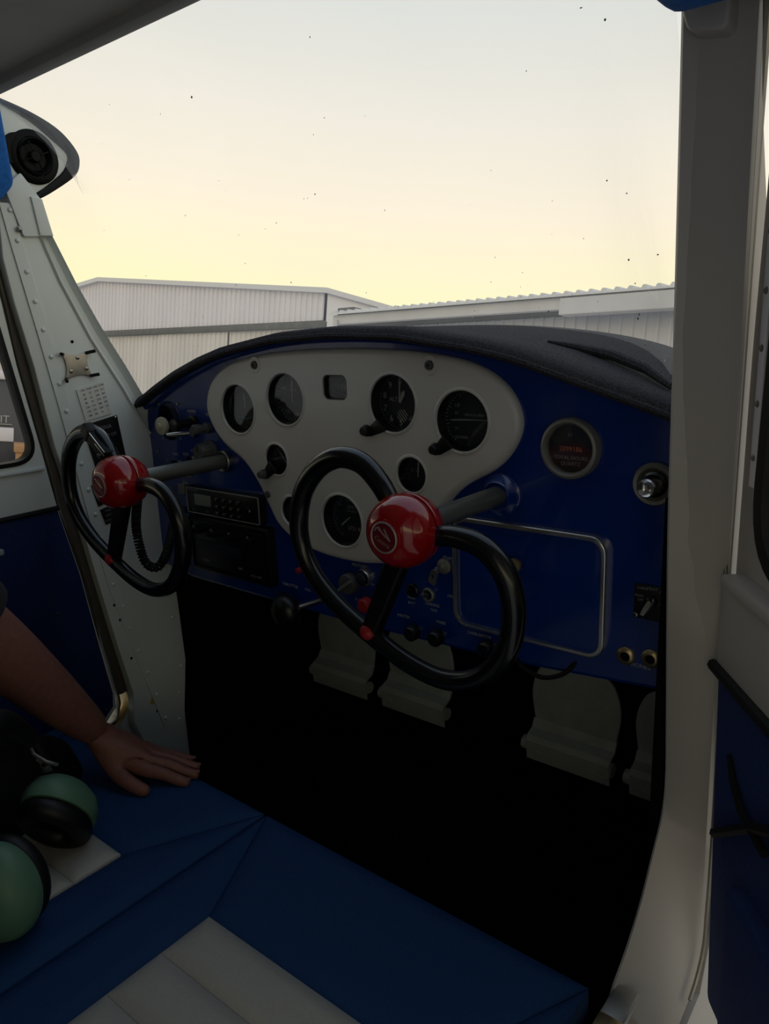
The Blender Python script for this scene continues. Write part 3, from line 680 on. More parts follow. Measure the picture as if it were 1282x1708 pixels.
    # glare shield
    g = thing('glare_shield', 'black carpeted glare shield arching over the instrument panel', 'glare shield', (0, .15, .2))
    rings = []
    for j, t in enumerate([0, .06, .14, .25, .4, .55, .7, .85, 1.0]):
        row = []
        for i in range(49):
            u = -1+2*i/48; x = .512*u+.016; zr = Vector(arch_at(x)); yf = yb(x)
            y = -.014+(yf+.014)*t; z = (zr.y+.013)*(1-t)+zf(x)*t
            z += .004*math.sin(math.pi*min(1, t*5))*(1 if t < .2 else 0)
            row.append((x, y, z))
        rings.append(row)
    under = [(x, y+.004, z-.012) for x, y, z in rings[0]]; lip = [(x, y-.003, z-.006) for x, y, z in rings[0]]; back = [(x, y+.03, z-.012) for x, y, z in rings[0]]
    ob('carpet_top', loft([back, under, lip]+rings, closed=False), 'glare_carpet', g, smooth=60)
    ob('edge_binding', tube([(x, y-.002, z-.010) for x, y, z in rings[0]], .0048, 8), 'glare_carpet', g)
    ob('fold_ridge', tube([(.285, .10, .2020+.002), (.33, .10, .195), (.38, .085, .186), (.43, .06, .172), (.47, .03, .155)], [.002, .005, .0065, .006, .004], 8), 'glare_carpet', g)
def arch_at(x):
    for (x0, z0), (x1, z1) in zip(ARCH[:-1], ARCH[1:]):
        if x <= x1 or (x1, z1) == ARCH[-1]:
            t = (x-x0)/(x1-x0); return (x, z0+(z1-z0)*t)
panel()

# ------------------------------------------------------------------ gauges
def gauge(key, name, label, dial='dial_black'):
    x, z, r = GA[key]; t = thing(name, label, 'gauge', (x, .03, z))
    ob('case', lathe([(r-.0002, -.0035), (r-.0002, .030), (r-.0024, .030), (r-.0016, -.0035)], (x, 0, z), (0, 1, 0), 48, ring=True), 'black_plastic', t)
    d = ob('dial', lathe([(r-.002, .0135), (r-.002, .0155), (0, .0155), (0, .0135)], (x, 0, z), (0, 1, 0), 40), dial, t)
    ob('glass', lathe([(r-.002, .002), (r-.002, .003), (0, .003), (0, .002)], (x, 0, z), (0, 1, 0), 40), 'gauge_glass', t)
    return t, d, x, z, r
def ticks(d, x, z, r, n, a0, a1, l=.004, w=.0006, m='print_dim', major=5):
    bm = bmesh.new()
    for i in range(n+1):
        a = math.radians(a0+(a1-a0)*i/n); L = l*(1.6 if i % major == 0 else 1); u = Vector((math.sin(a), 0, math.cos(a))); v = Vector((u.z, 0, -u.x))*w
        q = Vector((x, .0132, z))
        vs = [bm.verts.new(q+u*(r-L)+v), bm.verts.new(q+u*r+v), bm.verts.new(q+u*r-v), bm.verts.new(q+u*(r-L)-v)]; bm.faces.new(vs)
    return ob('tick_marks', bm, m, d, smooth=0)
def needle(t, x, z, ang, L, w, m='print_white', tail=.0, y=.0100):
    a = math.radians(ang); u = Vector((math.sin(a), math.cos(a))); v = Vector((u.y, -u.x)); q = Vector((x, z))
    pts = [q-u*tail+v*w*.6, q+u*L*.75+v*w, q+u*L, q+u*L*.75-v*w, q-u*tail-v*w*.6]
    return ob('needle', slab([tuple(p) for p in pts], 'XZ', y, y+.0006), m, t, smooth=0)
def setknob(t, x, z, kx, kz, r=.0085, L=.011, m='black_plastic'):
    ob('knob_neck', slab(roundpoly([(kx-.008, kz-.004), (kx+.004, kz-.009), (x+.012, z-.004), (x-.004, z+.012)], .004), 'XZ', PF-.003, PF+.002, bev=.001), 'black_plastic', t)
    ob('knob', lathe([(r*.8, 0), (r, .002), (r, L*.4), (r*.75, L*.45), (r*.75, L), (r*.6, L+.0015), (0, L+.0015)], (kx, PF, kz), (0, -1, 0), 18), m, t)
def gauges():
    t, d, x, z, r = gauge('iR', 'altimeter', 'altimeter with white numerals and setting knob right of the slot')
    for i in range(10):
        a = math.radians(36*i); text('numeral', str(i), .0125, aft(x+.0285*math.sin(a), .0131, z+.0285*math.cos(a)), 'print_white' if 4 < i else 'print_dim', d)  # right-hand numerals in dimmer print, painting in the reflection over that side
    text('lettering', 'ALT', .0085, aft(x-.012, .0131, z+.004), 'print_white', d); ticks(d, x, z, r-.001, 50, 0, 360, .003)
    needle(t, x, z, 4, .034, .0012); needle(t, x, z, 28, .019, .0032, y=.0110)
    bm = bmesh.new()
    for k in (-1.5, -.75, 0, .75, 1.5):
        h = math.sqrt(max(0, .0090**2-(k*.0048)**2)); c = Vector((x+.003, .0130, z-.0185)); u = Vector((.77, 0, .64)); v = Vector((-.64, 0, .77)); q = c+u*k*.0048
        vs = [bm.verts.new(q+u*.0007+v*h), bm.verts.new(q-u*.0007+v*h), bm.verts.new(q-u*.0007-v*h), bm.verts.new(q+u*.0007-v*h)]; bm.faces.new(vs)
    ob('striped_flag', bm, 'print_white', d, smooth=0)
    setknob(t, .083, .094, .060, .089)
    t, d, x, z, r = gauge('oR', 'vertical_speed_gauge', 'large gauge with horizontal index lines at the right end of the plate')
    for s_, dx, dz, sz in (('UP', -.018, .018, .007), ('VERTICAL SPEED', .008, .006, .0042), ('DOWN', -.012, -.024, .006), ('10', -.02, .008, .006), ('10', -.02, -.012, .006)): text('lettering', s_, sz, aft(x+dx, .0131, z+dz), 'print_dim', d)
    ticks(d, x, z, r-.001, 36, -140, 140, .004); needle(t, x, z, -92, .03, .0010, m='print_dim', tail=.012)
    ob('index_line', slab([(x-.015, z+.0005), (x+.035, z+.0005), (x+.035, z-.0005), (x-.015, z-.0005)], 'XZ', .0122, .0132), 'print_dim', t, smooth=0)
    setknob(t, .194, .078, .179, .071)
    t, d, x, z, r = gauge('iL', 'airspeed_gauge', 'airspeed gauge with upright needle left of the slot')
    ticks(d, x, z, r-.002, 28, 20, 320, .005)
    for i, s_ in enumerate(('40', '60', '80', '100', '120', '140', '160')): a = math.radians(35+i*45); text('numeral', s_, .008, aft(x+.026*math.sin(a), .0131, z+.026*math.cos(a)), 'print_dim', d)
    text('lettering', 'MPH', .006, aft(x, .0131, z+.012), 'print_dim', d); needle(t, x, z, 2, .033, .0012, tail=.008)
    t, d, x, z, r = gauge('oL', 'turn_gauge', 'gauge at the left end of the plate with a mirror-like glass')
    ticks(d, x, z, r-.002, 12, -60, 60, .004); needle(t, x, z, 0, .026, .0016, m='print_dim')
    ob('ball_tube', tube([(x-.018, .0115, z-.014), (x-.009, .0115, z-.017), (x, .0115, z-.018), (x+.009, .0115, z-.017), (x+.018, .0115, z-.014)], .0035, 8), 'dial_grey', t)
    t, d, x, z, r = gauge('sL', 'vacuum_gauge', 'small gauge with side knob below the left end gauges')
    ticks(d, x, z, r-.001, 16, -130, 130, .003); needle(t, x, z, 140, .017, .0009, m='print_dim'); needle(t, x, z, -40, .015, .0009, m='print_dim')
    setknob(t, -.145, .017, -.163, .006, r=.008, L=.012, m='knob_grey')
    t, d, x, z, r = gauge('sR', 'oil_gauge', 'small gauge with upright white needle above the red hub')
    ticks(d, x, z, r-.001, 12, -120, 120, .003); needle(t, x, z, 4, .017, .0011, tail=.006)
    for s_, dx in (('0', -.012), ('50', -.003)): text('numeral', s_, .006, aft(x+dx, .0131, z+.002), 'print_dim', d)
    t, d, x, z, r = gauge('t', 'tachometer', 'tachometer at the bottom of the plate inside the right wheel')
    ticks(d, x, z, r-.004, 35, -150, 120, .005)
    text('lettering', 'RPM', .0085, aft(x+.004, .0131, z+.017), 'print_dim', d); text('lettering', 'HUNDREDS', .004, aft(x+.004, .0131, z+.011), 'print_dim', d)
    for s_, dx, dz in (('5', -.026, -.003), ('10', -.02, .02), ('15', -.002, .028), ('20', .018, .022), ('25', .027, .002)): text('numeral', s_, .008, aft(x+dx, .0131, z+dz), 'print_dim', d)
    text('counter', '3751 8', .009, aft(x+.008, .0131, z-.016), 'print_white', d); needle(t, x, z, -128, .022, .0012, tail=.004)
    t, d, x, z, r = gauge('bL', 'oil_pressure_gauge', 'small gauge low on the plate half hidden behind the right wheel rim')
    ticks(d, x, z, r-.001, 10, -120, 120, .003); needle(t, x, z, -60, .015, .0009, m='print_dim')
    t, d, x, z, r = gauge('bR', 'ammeter', 'small gauge low on the plate hidden behind the red hub')
    ticks(d, x, z, r-.001, 10, -60, 60, .003); needle(t, x, z, 0, .015, .0009, m='print_dim')
    t = thing('slip_window', 'small rectangular window at the top centre of the cream plate', 'gauge', (0, .02, .13))
    ob('case', slab(rrect(-.0238, .0238, .1302, .1658, .0098), 'XZ', -.003, .026, [rrect(-.0222, .0222, .1318, .1642, .009)]), 'black_plastic', t); ob('back', slab(rrect(-.0235, .0235, .1305, .1655, .0098), 'XZ', .016, .024), 'dial_black', t); ob('glass', slab(rrect(-.0222, .0222, .1318, .1642, .009), 'XZ', .001, .002), 'gauge_glass', t)
    ob('drum', lathe([(.011, -.019), (.011, .019)], (0, .017, .148), (1, 0, 0), 20), 'dial_grey', t)
    text('numeral', 'N', .012, aft(.008, .0055, .147), 'print_dim', t)
    # hour meter on the blue panel
    x, z = .366, .083; t = thing('hour_meter', 'round hour meter with chrome bezel on the right of the blue panel', 'gauge', (x, 0, z))
    ob('bezel', lathe([(.0368, -.004), (.0368, .006), (.035, .010), (.032, .011), (.0295, .008), (.0285, .003), (.0285, -.004)], (x, .004, z), (0, -1, 0), 44), 'bezel_grey', t)
    d = ob('dial', lathe([(.0287, 0), (.0287, .0015), (0, .0015), (0, 0)], (x, .004, z), (0, -1, 0), 40), 'dial_black', t)
    ob('glass', lathe([(.0287, 0), (.0287, .001), (0, .001)], (x, -.001, z), (0, -1, 0), 40), 'gauge_glass', t)
    text('counter', '2099186', .0085, aft(x, .0022, z-.001), 'print_orange', d); text('lettering', 'TOTAL HOURS', .0062, aft(x, .0022, z-.0115), 'print_dim', d)
    text('lettering', 'QUARTZ', .0062, aft(x, .0022, z-.0185), 'print_dim', d); text('lettering', 'H', .007, aft(x-.001, .0022, z+.016), 'print_dim', d)
gauges()

# ------------------------------------------------------------------ control wheels
YW = -.190
def yoke(sgn, label):
    cx, cz = sgn*.2717, .0173; rot = Matrix.Translation((cx, 0, cz)) @ Matrix.Rotation(math.radians(25), 4, 'Y')   # wheel turned clockwise
    t = thing('control_wheel', label, 'control wheel', (cx, -.02, cz))
    ob('shaft', lathe([(.0125, -.03), (.0125, .175)], (cx, 0, cz), (0, -1, 0), 24), 'shaft_grey', t)
    hub = ob('hub', lathe([(.0360, -.0015), (.0392, -.0015), (.0404, .0005), (.0407, .004), (.0397, .014), (.0357, .024), (.0287, .0325), (.021, .0365), (.019, .0372), (0, .0374)], (cx, -.198, cz), (0, -1, 0), 56), 'hub_red', t, smooth=35)
    ob('hub_back', lathe([(.014, -.038), (.026, -.033), (.034, -.0235), (.0384, -.0125), (.0398, -.0065), (.0392, -.0048), (.0360, -.0048)], (cx, -.198, cz), (0, -1, 0), 56), 'hub_red', t, smooth=35)
    ob('hub_joint', lathe([(.0366, -.006), (.0366, 0)], (cx, -.198, cz), (0, -1, 0), 48), 'dull_red', t)
    def W(name, bm, m, par=t, sm=40):
        bmesh.ops.transform(bm, matrix=rot, verts=bm.verts[:]); return ob(name, bm, m, par, smooth=sm)
    half = [(.028, .008), (.055, .024), (.088, .032), (.122, .020), (.147, -.012), (.156, -.055), (.143, -.102), (.108, -.135), (.058, -.150), (0, -.153)]
    for s in (-1, 1):
        c = catmull([(s*a, b) for a, b in half], 6, False)
        W('rim_horn', tube([(p.x, YW, p.y) for p in c], [.0112+.0016*math.sin(math.pi*min(1, i/len(c)*1.4)) for i in range(len(c))], 16), 'gloss_black')
    sp = [[( -.0125+.003*k, YW-.006, -.03-.024*k), (.0125-.003*k, YW-.006, -.03-.024*k), (.0125-.003*k, YW+.008, -.03-.024*k), (-.0125+.003*k, YW+.008, -.03-.024*k)] for k in (0, 1)]
    W('spoke', slab(roundpoly([(-.0135, -.03), (.0135, -.03), (.0105, -.148), (-.0105, -.148)], .003), 'XZ', YW-.009, YW+.007, bev=.004), 'black_plastic')
    W('spoke_button', ellipsoid((0, YW-.003, -.148), .0115, .0125, .010), 'dull_red')
    em = lathe([(.0175, .0365), (.0175, .0385), (.0165, .0392), (.0155, .0385), (.0155, .0365)], (0, -.198, 0), (0, -1, 0), 40)
    e = W('emblem_ring', em, 'emblem_silver', hub)
    W('emblem_disc', lathe([(.0157, .037), (.0157, .0378), (0, .0380)], (0, -.198, 0), (0, -1, 0), 36), 'emblem_red', hub)
    for pts in ([(-.011, .007), (-.003, .0035), (.009, .001)], [(-.003, .009), (.002, .005), (.009, .001)], [(-.013, .001), (-.0125, .005), (-.009, .0065), (-.008, .004)]):
        W('emblem_arrow', tube([(a, -.2364, b) for a, b in pts], .0009, 5), 'emblem_silver', hub)
    b = text_bm('Cessna', .0075); bmesh.ops.transform(b, matrix=aft(0, -.2362, -.0055), verts=b.verts[:]); W('emblem_lettering', b, 'emblem_silver', hub, 0)
    return t
yoke(-1, 'black ram-horn control wheel with red hub beside the left post')
yoke(1, 'black ram-horn control wheel with red hub before the cream plate')
def ptt():
    t = thing('talk_switch', 'black push-to-talk switch box clipped to the left wheel horn', 'switch', (-.33, -.20, .07))
    M = Matrix.Translation((-.325, -.198, .074)) @ Matrix.Rotation(math.radians(38), 4, 'Y') @ Matrix.Scale(.85, 4)
    def W(n, bm, m): bmesh.ops.transform(bm, matrix=M, verts=bm.verts[:]); return ob(n, bm, m, t)
    W('body', box(-.045, .038, -.009, .011, -.013, .010, .003), 'black_rubber')
    W('bright_edge', box(-.018, .036, -.0098, -.0088, .0080, .0100, .0003), 'chrome'); W('bright_edge', box(.004, .038, -.0098, -.0088, .001, .0035, .0003), 'steel')
    W('strap', box(-.03, -.018, -.0105, .0125, -.0145, .0115, .002), 'black_rubber'); W('button', lathe([(.006, 0), (.005, .004), (0, .0045)], (.028, -.009, -.006), (0, -1, 0), 14), 'gloss_black')
    # coiled cord
    c = catmull([(-.282, -.166, -.010), (-.306, -.158, -.045), (-.321, -.152, -.075), (-.320, -.15, -.105), (-.311, -.148, -.132), (-.296, -.14, -.140), (-.292, -.127, -.130), (-.322, -.092, -.115), (-.370, -.048, -.100), (-.402, -.014, -.090), (-.410, .008, -.086)], 30, False)
    path = []; u = None; ph = 0
    for i in range(len(c)-1):
        T = (c[i+1]-c[i]).normalized(); u = T.orthogonal().normalized() if u is None else (u-T*u.dot(T)).normalized(); v = T.cross(u); L = (c[i+1]-c[i]).length
        k = 6
        for j in range(k):
            ph += 2*math.pi*L/k/.0052; path.append(c[i].lerp(c[i+1], j/k)+(u*math.cos(ph)+v*math.sin(ph))*.0058)
    path = path[::1]
    o = tag(ob('coiled_cord', tube(path, .0022, 5), 'black_rubber'), 'black coiled cord hanging behind the left red hub', 'cord')
ptt()

# ------------------------------------------------------------------ radios, knobs, glove box and small panel fittings
def fittings():
    r = thing('transponder', 'black radio unit with silver outline and small grey display left of the plate', 'radio', (-.276, 0, -.08))
    ob('body', box(-.374, -.179, -.010, .03, -.083, -.034, .002), 'black_plastic', r)
    o2 = rrect(-.373, -.180, -.082, -.035, .003); ob('silver_outline', slab(o2, 'XZ', -.0112, -.0095, [inset(o2, .0012)]), 'silver_line', r)
    ob('display', box(-.350, -.305, -.0118, -.0095, -.066, -.046, .001), 'lcd', r)
    for i in range(4):
        for k in range(3): ob('key', box(-.292+.019*i, -.281+.019*i, -.0135, -.0095, -.053-.0125*k+.0, -.046-.0125*k, .0015), 'gloss_black', r); text('key_legend', '%d' % ((i+4*k) % 10), .0065, aft(-.2865+.019*i, -.0136, -.0493-.0125*k), 'print_dim', r)
    ob('rotary_knob', lathe([(.008, 0), (.0078, .010), (.006, .012), (0, .012)], (-.198, -.010, -.058), (0, -1, 0), 18), 'gloss_black', r)
    for s_, x, z in (('TRANSPONDER', -.356, -.0395), ('IDENT', -.355, -.0755), ('ALT', -.318, -.0755)): text('lettering', s_, .0045, aft(x, -.0102, z), 'print_dim', r)
    r2 = thing('nav_com_radio', 'taller black radio unit with four knobs under the silver outlined one', 'radio', (-.27, 0, -.19))
    ob('body', box(-.376, -.163, -.010, .05, -.190, -.087, .003), 'black_plastic', r2)
    fo = rrect(-.372, -.168, -.185, -.092, .004); ob('face_frame', slab(fo, 'XZ', -.0125, -.0095, [inset(fo, .004)]), 'gloss_black', r2)
    ob('display', box(-.35, -.235, -.0118, -.0095, -.150, -.132, .001), 'dial_black', r2)
    for i in range(4):
        x = -.345+.048*i
        ob('rotary_knob', lathe([(.0085, 0), (.008, .012), (.0055, .013), (.005, .020), (0, .0205)], (x, -.010, -.110), (0, -1, 0), 18), 'black_plastic', r2)
        ob('pointer', box(x-.0008, x+.0008, -.0235, -.0225, -.110, -.101), 'print_dim', r2)
    for s_, x, z in (('COMM', -.335, -.168), ('NAV', -.24, -.168), ('PULL TEST', -.20, -.176)): text('lettering', s_, .006, aft(x, -.0102, z), 'print_dim', r2)
    def knob(name, lab, cat, x, z, prof, m, group=None):
        t = thing(name, lab, cat, (x, .006, z), group); return t
    # vent pull, primer, knob group at the left
    t = thing('vent_pull_knob', 'cream round pull knob on a ringed base at the left end of the panel', 'knob', (-.43, 0, .066))
    ob('ring', lathe([(.036, 0), (.0365, .001), (.0345, .002), (.0345, 0)], (-.424, .006, .078), (0, -1, 0), 40), 'panel_blue', t)
    ob('stem', lathe([(.006, 0), (.006, .03)], (-.405, .008, .074), (0, -1, 0), 12), 'steel', t)
    ob('knob', lathe([(.008, .022), (.015, .026), (.0165, .030), (.0155, .034), (.006, .0365), (.005, .0385), (0, .039)], (-.405, .006, .074), (0, -1, 0), 28), 'knob_cream', t)
    t = thing('primer_pump', 'black primer pump barrel with bright lever beside the cream knob', 'primer', (-.35, 0, .075))
    ob('barrel', lathe([(.013, 0), (.013, .006), (.009, .008), (.009, .036), (.011, .038), (.011, .044), (.006, .046), (0, .046)], (-.352, .006, .079), (0, -1, 0), 20), 'black_plastic', t)
    ob('lever', tube([(-.352, -.006, .062), (-.370, -.024, .061), (-.378, -.036, .061)], [.0035, .005, .003], 10), 'chrome', t)
    ob('nut', lathe([(.009, 0), (.009, .007), (.007, .008), (0, .008)], (-.352, .006, .062), (0, -1, 0), 6), 'steel', t)
    t = thing('knurled_control', 'grey knurled control half under the left end of the cream plate', 'knob', (-.312, 0, .07))
    ob('base_nut', lathe([(.010, 0), (.010, .008), (.007, .010), (.007, .022)], (-.312, .006, .072), (0, -1, 0), 6), 'knob_grey', t); ob('cap', lathe([(.0085, .020), (.009, .022), (.009, .032), (.007, .034), (0, .034)], (-.312, .006, .072), (0, -1, 0), 14), 'knob_grey', t)
    t = thing('large_grey_knob', 'large grey fluted knob above the left control shaft', 'knob', (-.312, 0, .03))
    bm = bmesh.new(); n = 48; rg = []
    for rr, h in ((.019, 0), (.019, .004), (.0165, .006), (.0165, .024), (.014, .028), (.002, .029)):
        rg.append([(-.312+(rr*(1-.06*(1 if (k % 4) < 2 and .004 < h < .026 else 0)))*math.cos(2*math.pi*k/n), .006-h, .031+(rr*(1-.06*(1 if (k % 4) < 2 and .004 < h < .026 else 0)))*math.sin(2*math.pi*k/n)) for k in range(n)])
    ob('fluted_body', loft(rg), 'knob_grey', t); ob('pointer', box(-.3128, -.3112, -.0245, -.022, .034, .045, .0004), 'dial_black', t)
    for i, (x, z, lab) in enumerate(((-.362, .012, 'toggle switch between the fluted knob and the square legend'), (-.405, .002, 'toggle switch nearest the left post below the cream knob'))):
        t = thing('toggle_switch', lab, 'switch', (x, .006, z)); ob('nut', lathe([(.007, 0), (.007, .003), (.005, .004), (.004, .006)], (x, .006, z), (0, -1, 0), 6), 'steel', t)
        ob('lever', lathe([(.002, .004), (.0032, .018), (.002, .02), (0, .0205)], (x, .006, z), (0, -1, .35), 10), 'black_plastic', t)
    t = thing('push_pull_knob', 'black push-pull light knob under the cream knob', 'knob', (-.385, 0, -.005)); ob('stem', lathe([(.004, 0), (.004, .016)], (-.383, .006, -.004), (0, -1, 0), 10), 'steel', t); ob('cap', lathe([(.005, .014), (.009, .017), (.009, .026), (.007, .028), (0, .0285)], (-.383, .006, -.004), (0, -1, 0), 18), 'black_plastic', t)
    t = thing('small_square_plate', 'small pale square decal below the left control shaft', 'decal', (-.408, 0, -.045)); ob('plate', box(-.418, -.398, .0045, .0065, -.056, -.036, .0005), 'bezel_grey', t); ob('tab', box(-.402, -.386, .0045, .0065, -.036, -.031, .0005), 'print_dim', t)
    # jack at lower left
    for x, z, lab in ((-.428, -.16, 'ringed metal socket low at the left end of the panel'),):
        t = thing('panel_socket', lab, 'socket', (x, 0, z)); ob('ring', lathe([(.012, 0), (.012, .003), (.010, .004), (.0065, .003), (.0065, -.004), (0, -.004)], (x, .006, z), (0, -1, 0), 24), 'steel', t); ob('chain', tube([(x+.02, .002, z-.03), (x+.018, -.002, z-.045), (x+.012, 0, z-.06)], .0014, 6), 'steel', t)
    # centre row
    t = thing('ignition_switch', 'round grey magneto switch with slotted face below the cream plate', 'switch', (-.008, 0, -.156))
    ob('body', lathe([(.0165, 0), (.0165, .012), (.0145, .015), (.003, .0155)], (.004, .006, -.152), (0, -1, 0), 28), 'knob_grey', t); ob('lever', slab(roundpoly([(-.010, -.160), (-.007, -.164), (.017, -.146), (.014, -.142)], .002), 'XZ', -.014, -.008, bev=.001), 'bezel_grey', t)
    t = thing('starter_knob', 'chrome ringed knob beside the magneto switch', 'knob', (.03, 0, -.14))
    ob('ring', lathe([(.0145, 0), (.0145, .006), (.012, .010), (.010, .008), (.010, 0)], (.034, .006, -.137), (0, -1, 0), 28), 'chrome', t); ob('cap', lathe([(.010, 0), (.0095, .014), (.007, .016), (0, .0165)], (.034, .006, -.137), (0, -1, 0), 22), 'dial_black', t)
    t = thing('key_switch', 'bright key standing in its lock behind the red hub', 'key', (.17, 0, -.11))
    ob('lock', lathe([(.011, 0), (.011, .004), (.008, .006), (0, .006)], (.180, .006, -.095), (0, -1, 0), 24), 'bezel_grey', t)
    ob('blade', box(.1785, .1815, -.016, .002, -.101, -.091, .0005), 'chrome', t); ob('bow', slab(roundpoly([(.168, -.112), (.176, -.092), (.186, -.096), (.180, -.118)], .004), 'XZ', -.020, -.017, [circle2(.176, -.104, .003, 12)]), 'chrome', t)
    for x, z, lab in ((.151, -.143, 'round metal switch ring left of the glove box door'), (.123, -.142, 'small dark switch ring nearest the spoke of the right wheel')):
        t = thing('ring_switch', lab, 'switch', (x, 0, z)); ob('ring', lathe([(.0105, 0), (.0105, .003), (.009, .0045), (.007, .004), (.007, 0)], (x, .006, z), (0, -1, 0), 24), 'bezel_grey' if x > .13 else 'black_plastic', t); ob('lever', lathe([(.003, 0), (.004, .016), (.0025, .018), (0, .0185)], (x, .006, z), (.1, -1, .3), 10), 'steel' if x > .13 else 'black_plastic', t)
    for x, z, m, lab in ((.132, -.200, 'black_plastic', 'black pull knob with a bright crescent edge below the printed legends'), (.174, -.198, 'black_plastic', 'black pull knob between the crescent knob and the glove box'), (.256, -.194, 'black_plastic', 'black pull knob under the lower edge of the glove box'), (.045, -.175, 'dull_red', 'red mixture knob behind the right wheel spoke'), (-.105, -.150, 'dull_red', 'tiny red tag knob at the edge of the radio stack')):
        t = thing('pull_knob', lab, 'knob', (x, 0, z)); k = .45 if x < -.1 else 1.0
        ob('stem', lathe([(.0045*k, 0), (.0045*k, .012*k)], (x, .007, z), (0, -1, 0), 10), 'steel', t); ob('cap', lathe([(.006*k, .010*k), (.0115*k, .013*k), (.0115*k, .024*k), (.009*k, .027*k), (0, .028*k)], (x, .007, z), (0, -1, 0), 22), m, t)
    t = thing('throttle', 'black ball throttle knob with bright rod under the radio stack', 'throttle', (-.11, 0, -.19))
    ob('rod', tube([(-.020, .02, -.190), (-.034, -.03, -.179), (-.046, -.062, -.182)], .0042, 10), 'steel', t); ob('grip', lathe([(.010, 0), (.026, .004), (.030, .012), (.028, .024), (.018, .034), (0, .037)], (-.112, -.01, -.214), (-.2, -1, -.05), 24), 'black_plastic', t); ob('stem', tube([(-.108, .02, -.212), (-.111, -.012, -.2135)], .006, 10), 'steel', t)
    # glove box
    g = thing('glove_box', 'blue glove box door with chrome frame and small tan knob', 'glove box', (.306, 0, -.17))
    go = rrect(.199, .417, -.174, -.018, .022, 7)
    ob('door', slab(inset(go, .005), 'XZ', -.001, .008, bev=.003), 'panel_blue', g)
    fr = ob('chrome_frame', slab(go, 'XZ', -.0055, .0065, [inset(go, .0062)], bev=.0028), 'chrome', g, smooth=50)
    ob('knob', lathe([(.005, 0), (.005, .006), (.0095, .008), (.0095, .013), (.007, .015), (0, .0155)], (.298, -.001, -.070), (0, -1, 0), 22), 'knob_tan', g)
    # cabin heat pull with chrome cup
    t = thing('cabin_air_pull', 'chrome cabin air pull in a round cup on the right of the panel', 'knob', (.463, 0, .048))
    ob('cup', lathe([(.0245, 0), (.0245, .004), (.0225, .007), (.019, .006), (.0165, .001), (.012, -.001), (0, -.001)], (.467, .004, .050), (0, -1, 0), 32), 'bezel_grey', t); ob('inner_ring', lathe([(.0145, 0), (.0145, .006), (.012, .008), (.010, .005), (.010, 0)], (.467, .004, .050), (0, -1, 0), 26), 'gloss_black', t)
    ob('pull', lathe([(.006, 0), (.006, .018), (.010, .021), (.0105, .028), (.009, .030), (.006, .027), (0, .024)], (.467, .004, .050), (0, -1, 0), 24), 'chrome', t)
    # fuel selector placard
    t = thing('heater_placard', 'black control placard with small lever at the right end of the panel', 'placard', (.469, 0, -.09))
    ob('plate', box(.4485, .4895, .003, .0065, -.111, -.069, .0008), 'placard_black', t)
    ob('lever', tube([(.470, -.002, -.087), (.466, -.008, -.096), (.4635, -.010, -.1015)], [.004, .0035, .0025], 8), 'bezel_grey', t); ob('hub', lathe([(.0065, 0), (.0065, .004), (.004, .006), (0, .006)], (.470, .003, -.087), (0, -1, 0), 16), 'gloss_black', t)
    for x, z in ((.4515, -.107), (.4865, -.107)): ob('corner_nut', lathe([(.003, 0), (.003, .002), (.0014, .0025), (.0014, 0)], (x, .003, z), (0, -1, 0), 8), 'steel', t)
    for s_, x, z, sz in (('CABIN', .458, -.0735, .0042), ('HEAT', .470, -.0725, .005), ('AIR', .481, -.0745, .0042), ('PUSH', .455, -.083, .0042), ('OFF', .4565, -.088, .004), ('ON', .483, -.084, .005), ('PULL', .483, -.090, .004)): text('lettering', s_, sz, aft(x, .0026, z), 'print_dim', t)
    for x, z, lab in ((.441, -.163, 'phone jack nearer the glove box'), (.471, -.159, 'phone jack nearer the right door post')):
        t = thing('phone_jack', lab, 'jack', (x, 0, z)); ob('nut', lathe([(.0115, 0), (.0115, .002), (.009, .0045), (.0062, .005), (.0058, .003), (.0058, 0)], (x, .006, z), (0, -1, 0), 22), 'brass_alu', t); ob('bore', lathe([(.0058, 0), (0, .0005)], (x, .0035, z), (0, -1, 0), 16), 'dark_lining', t)
    c = catmull([(.285, .008, -.199), (.305, 0, -.212), (.335, -.003, -.217), (.36, 0, -.208), (.372, .004, -.196), (.378, .01, -.186)], 6, False)
    tag(ob('hanging_cable', tube(c, .0032, 8), 'black_rubber'), 'thin black cable sagging below the glove box', 'cable')
fittings()

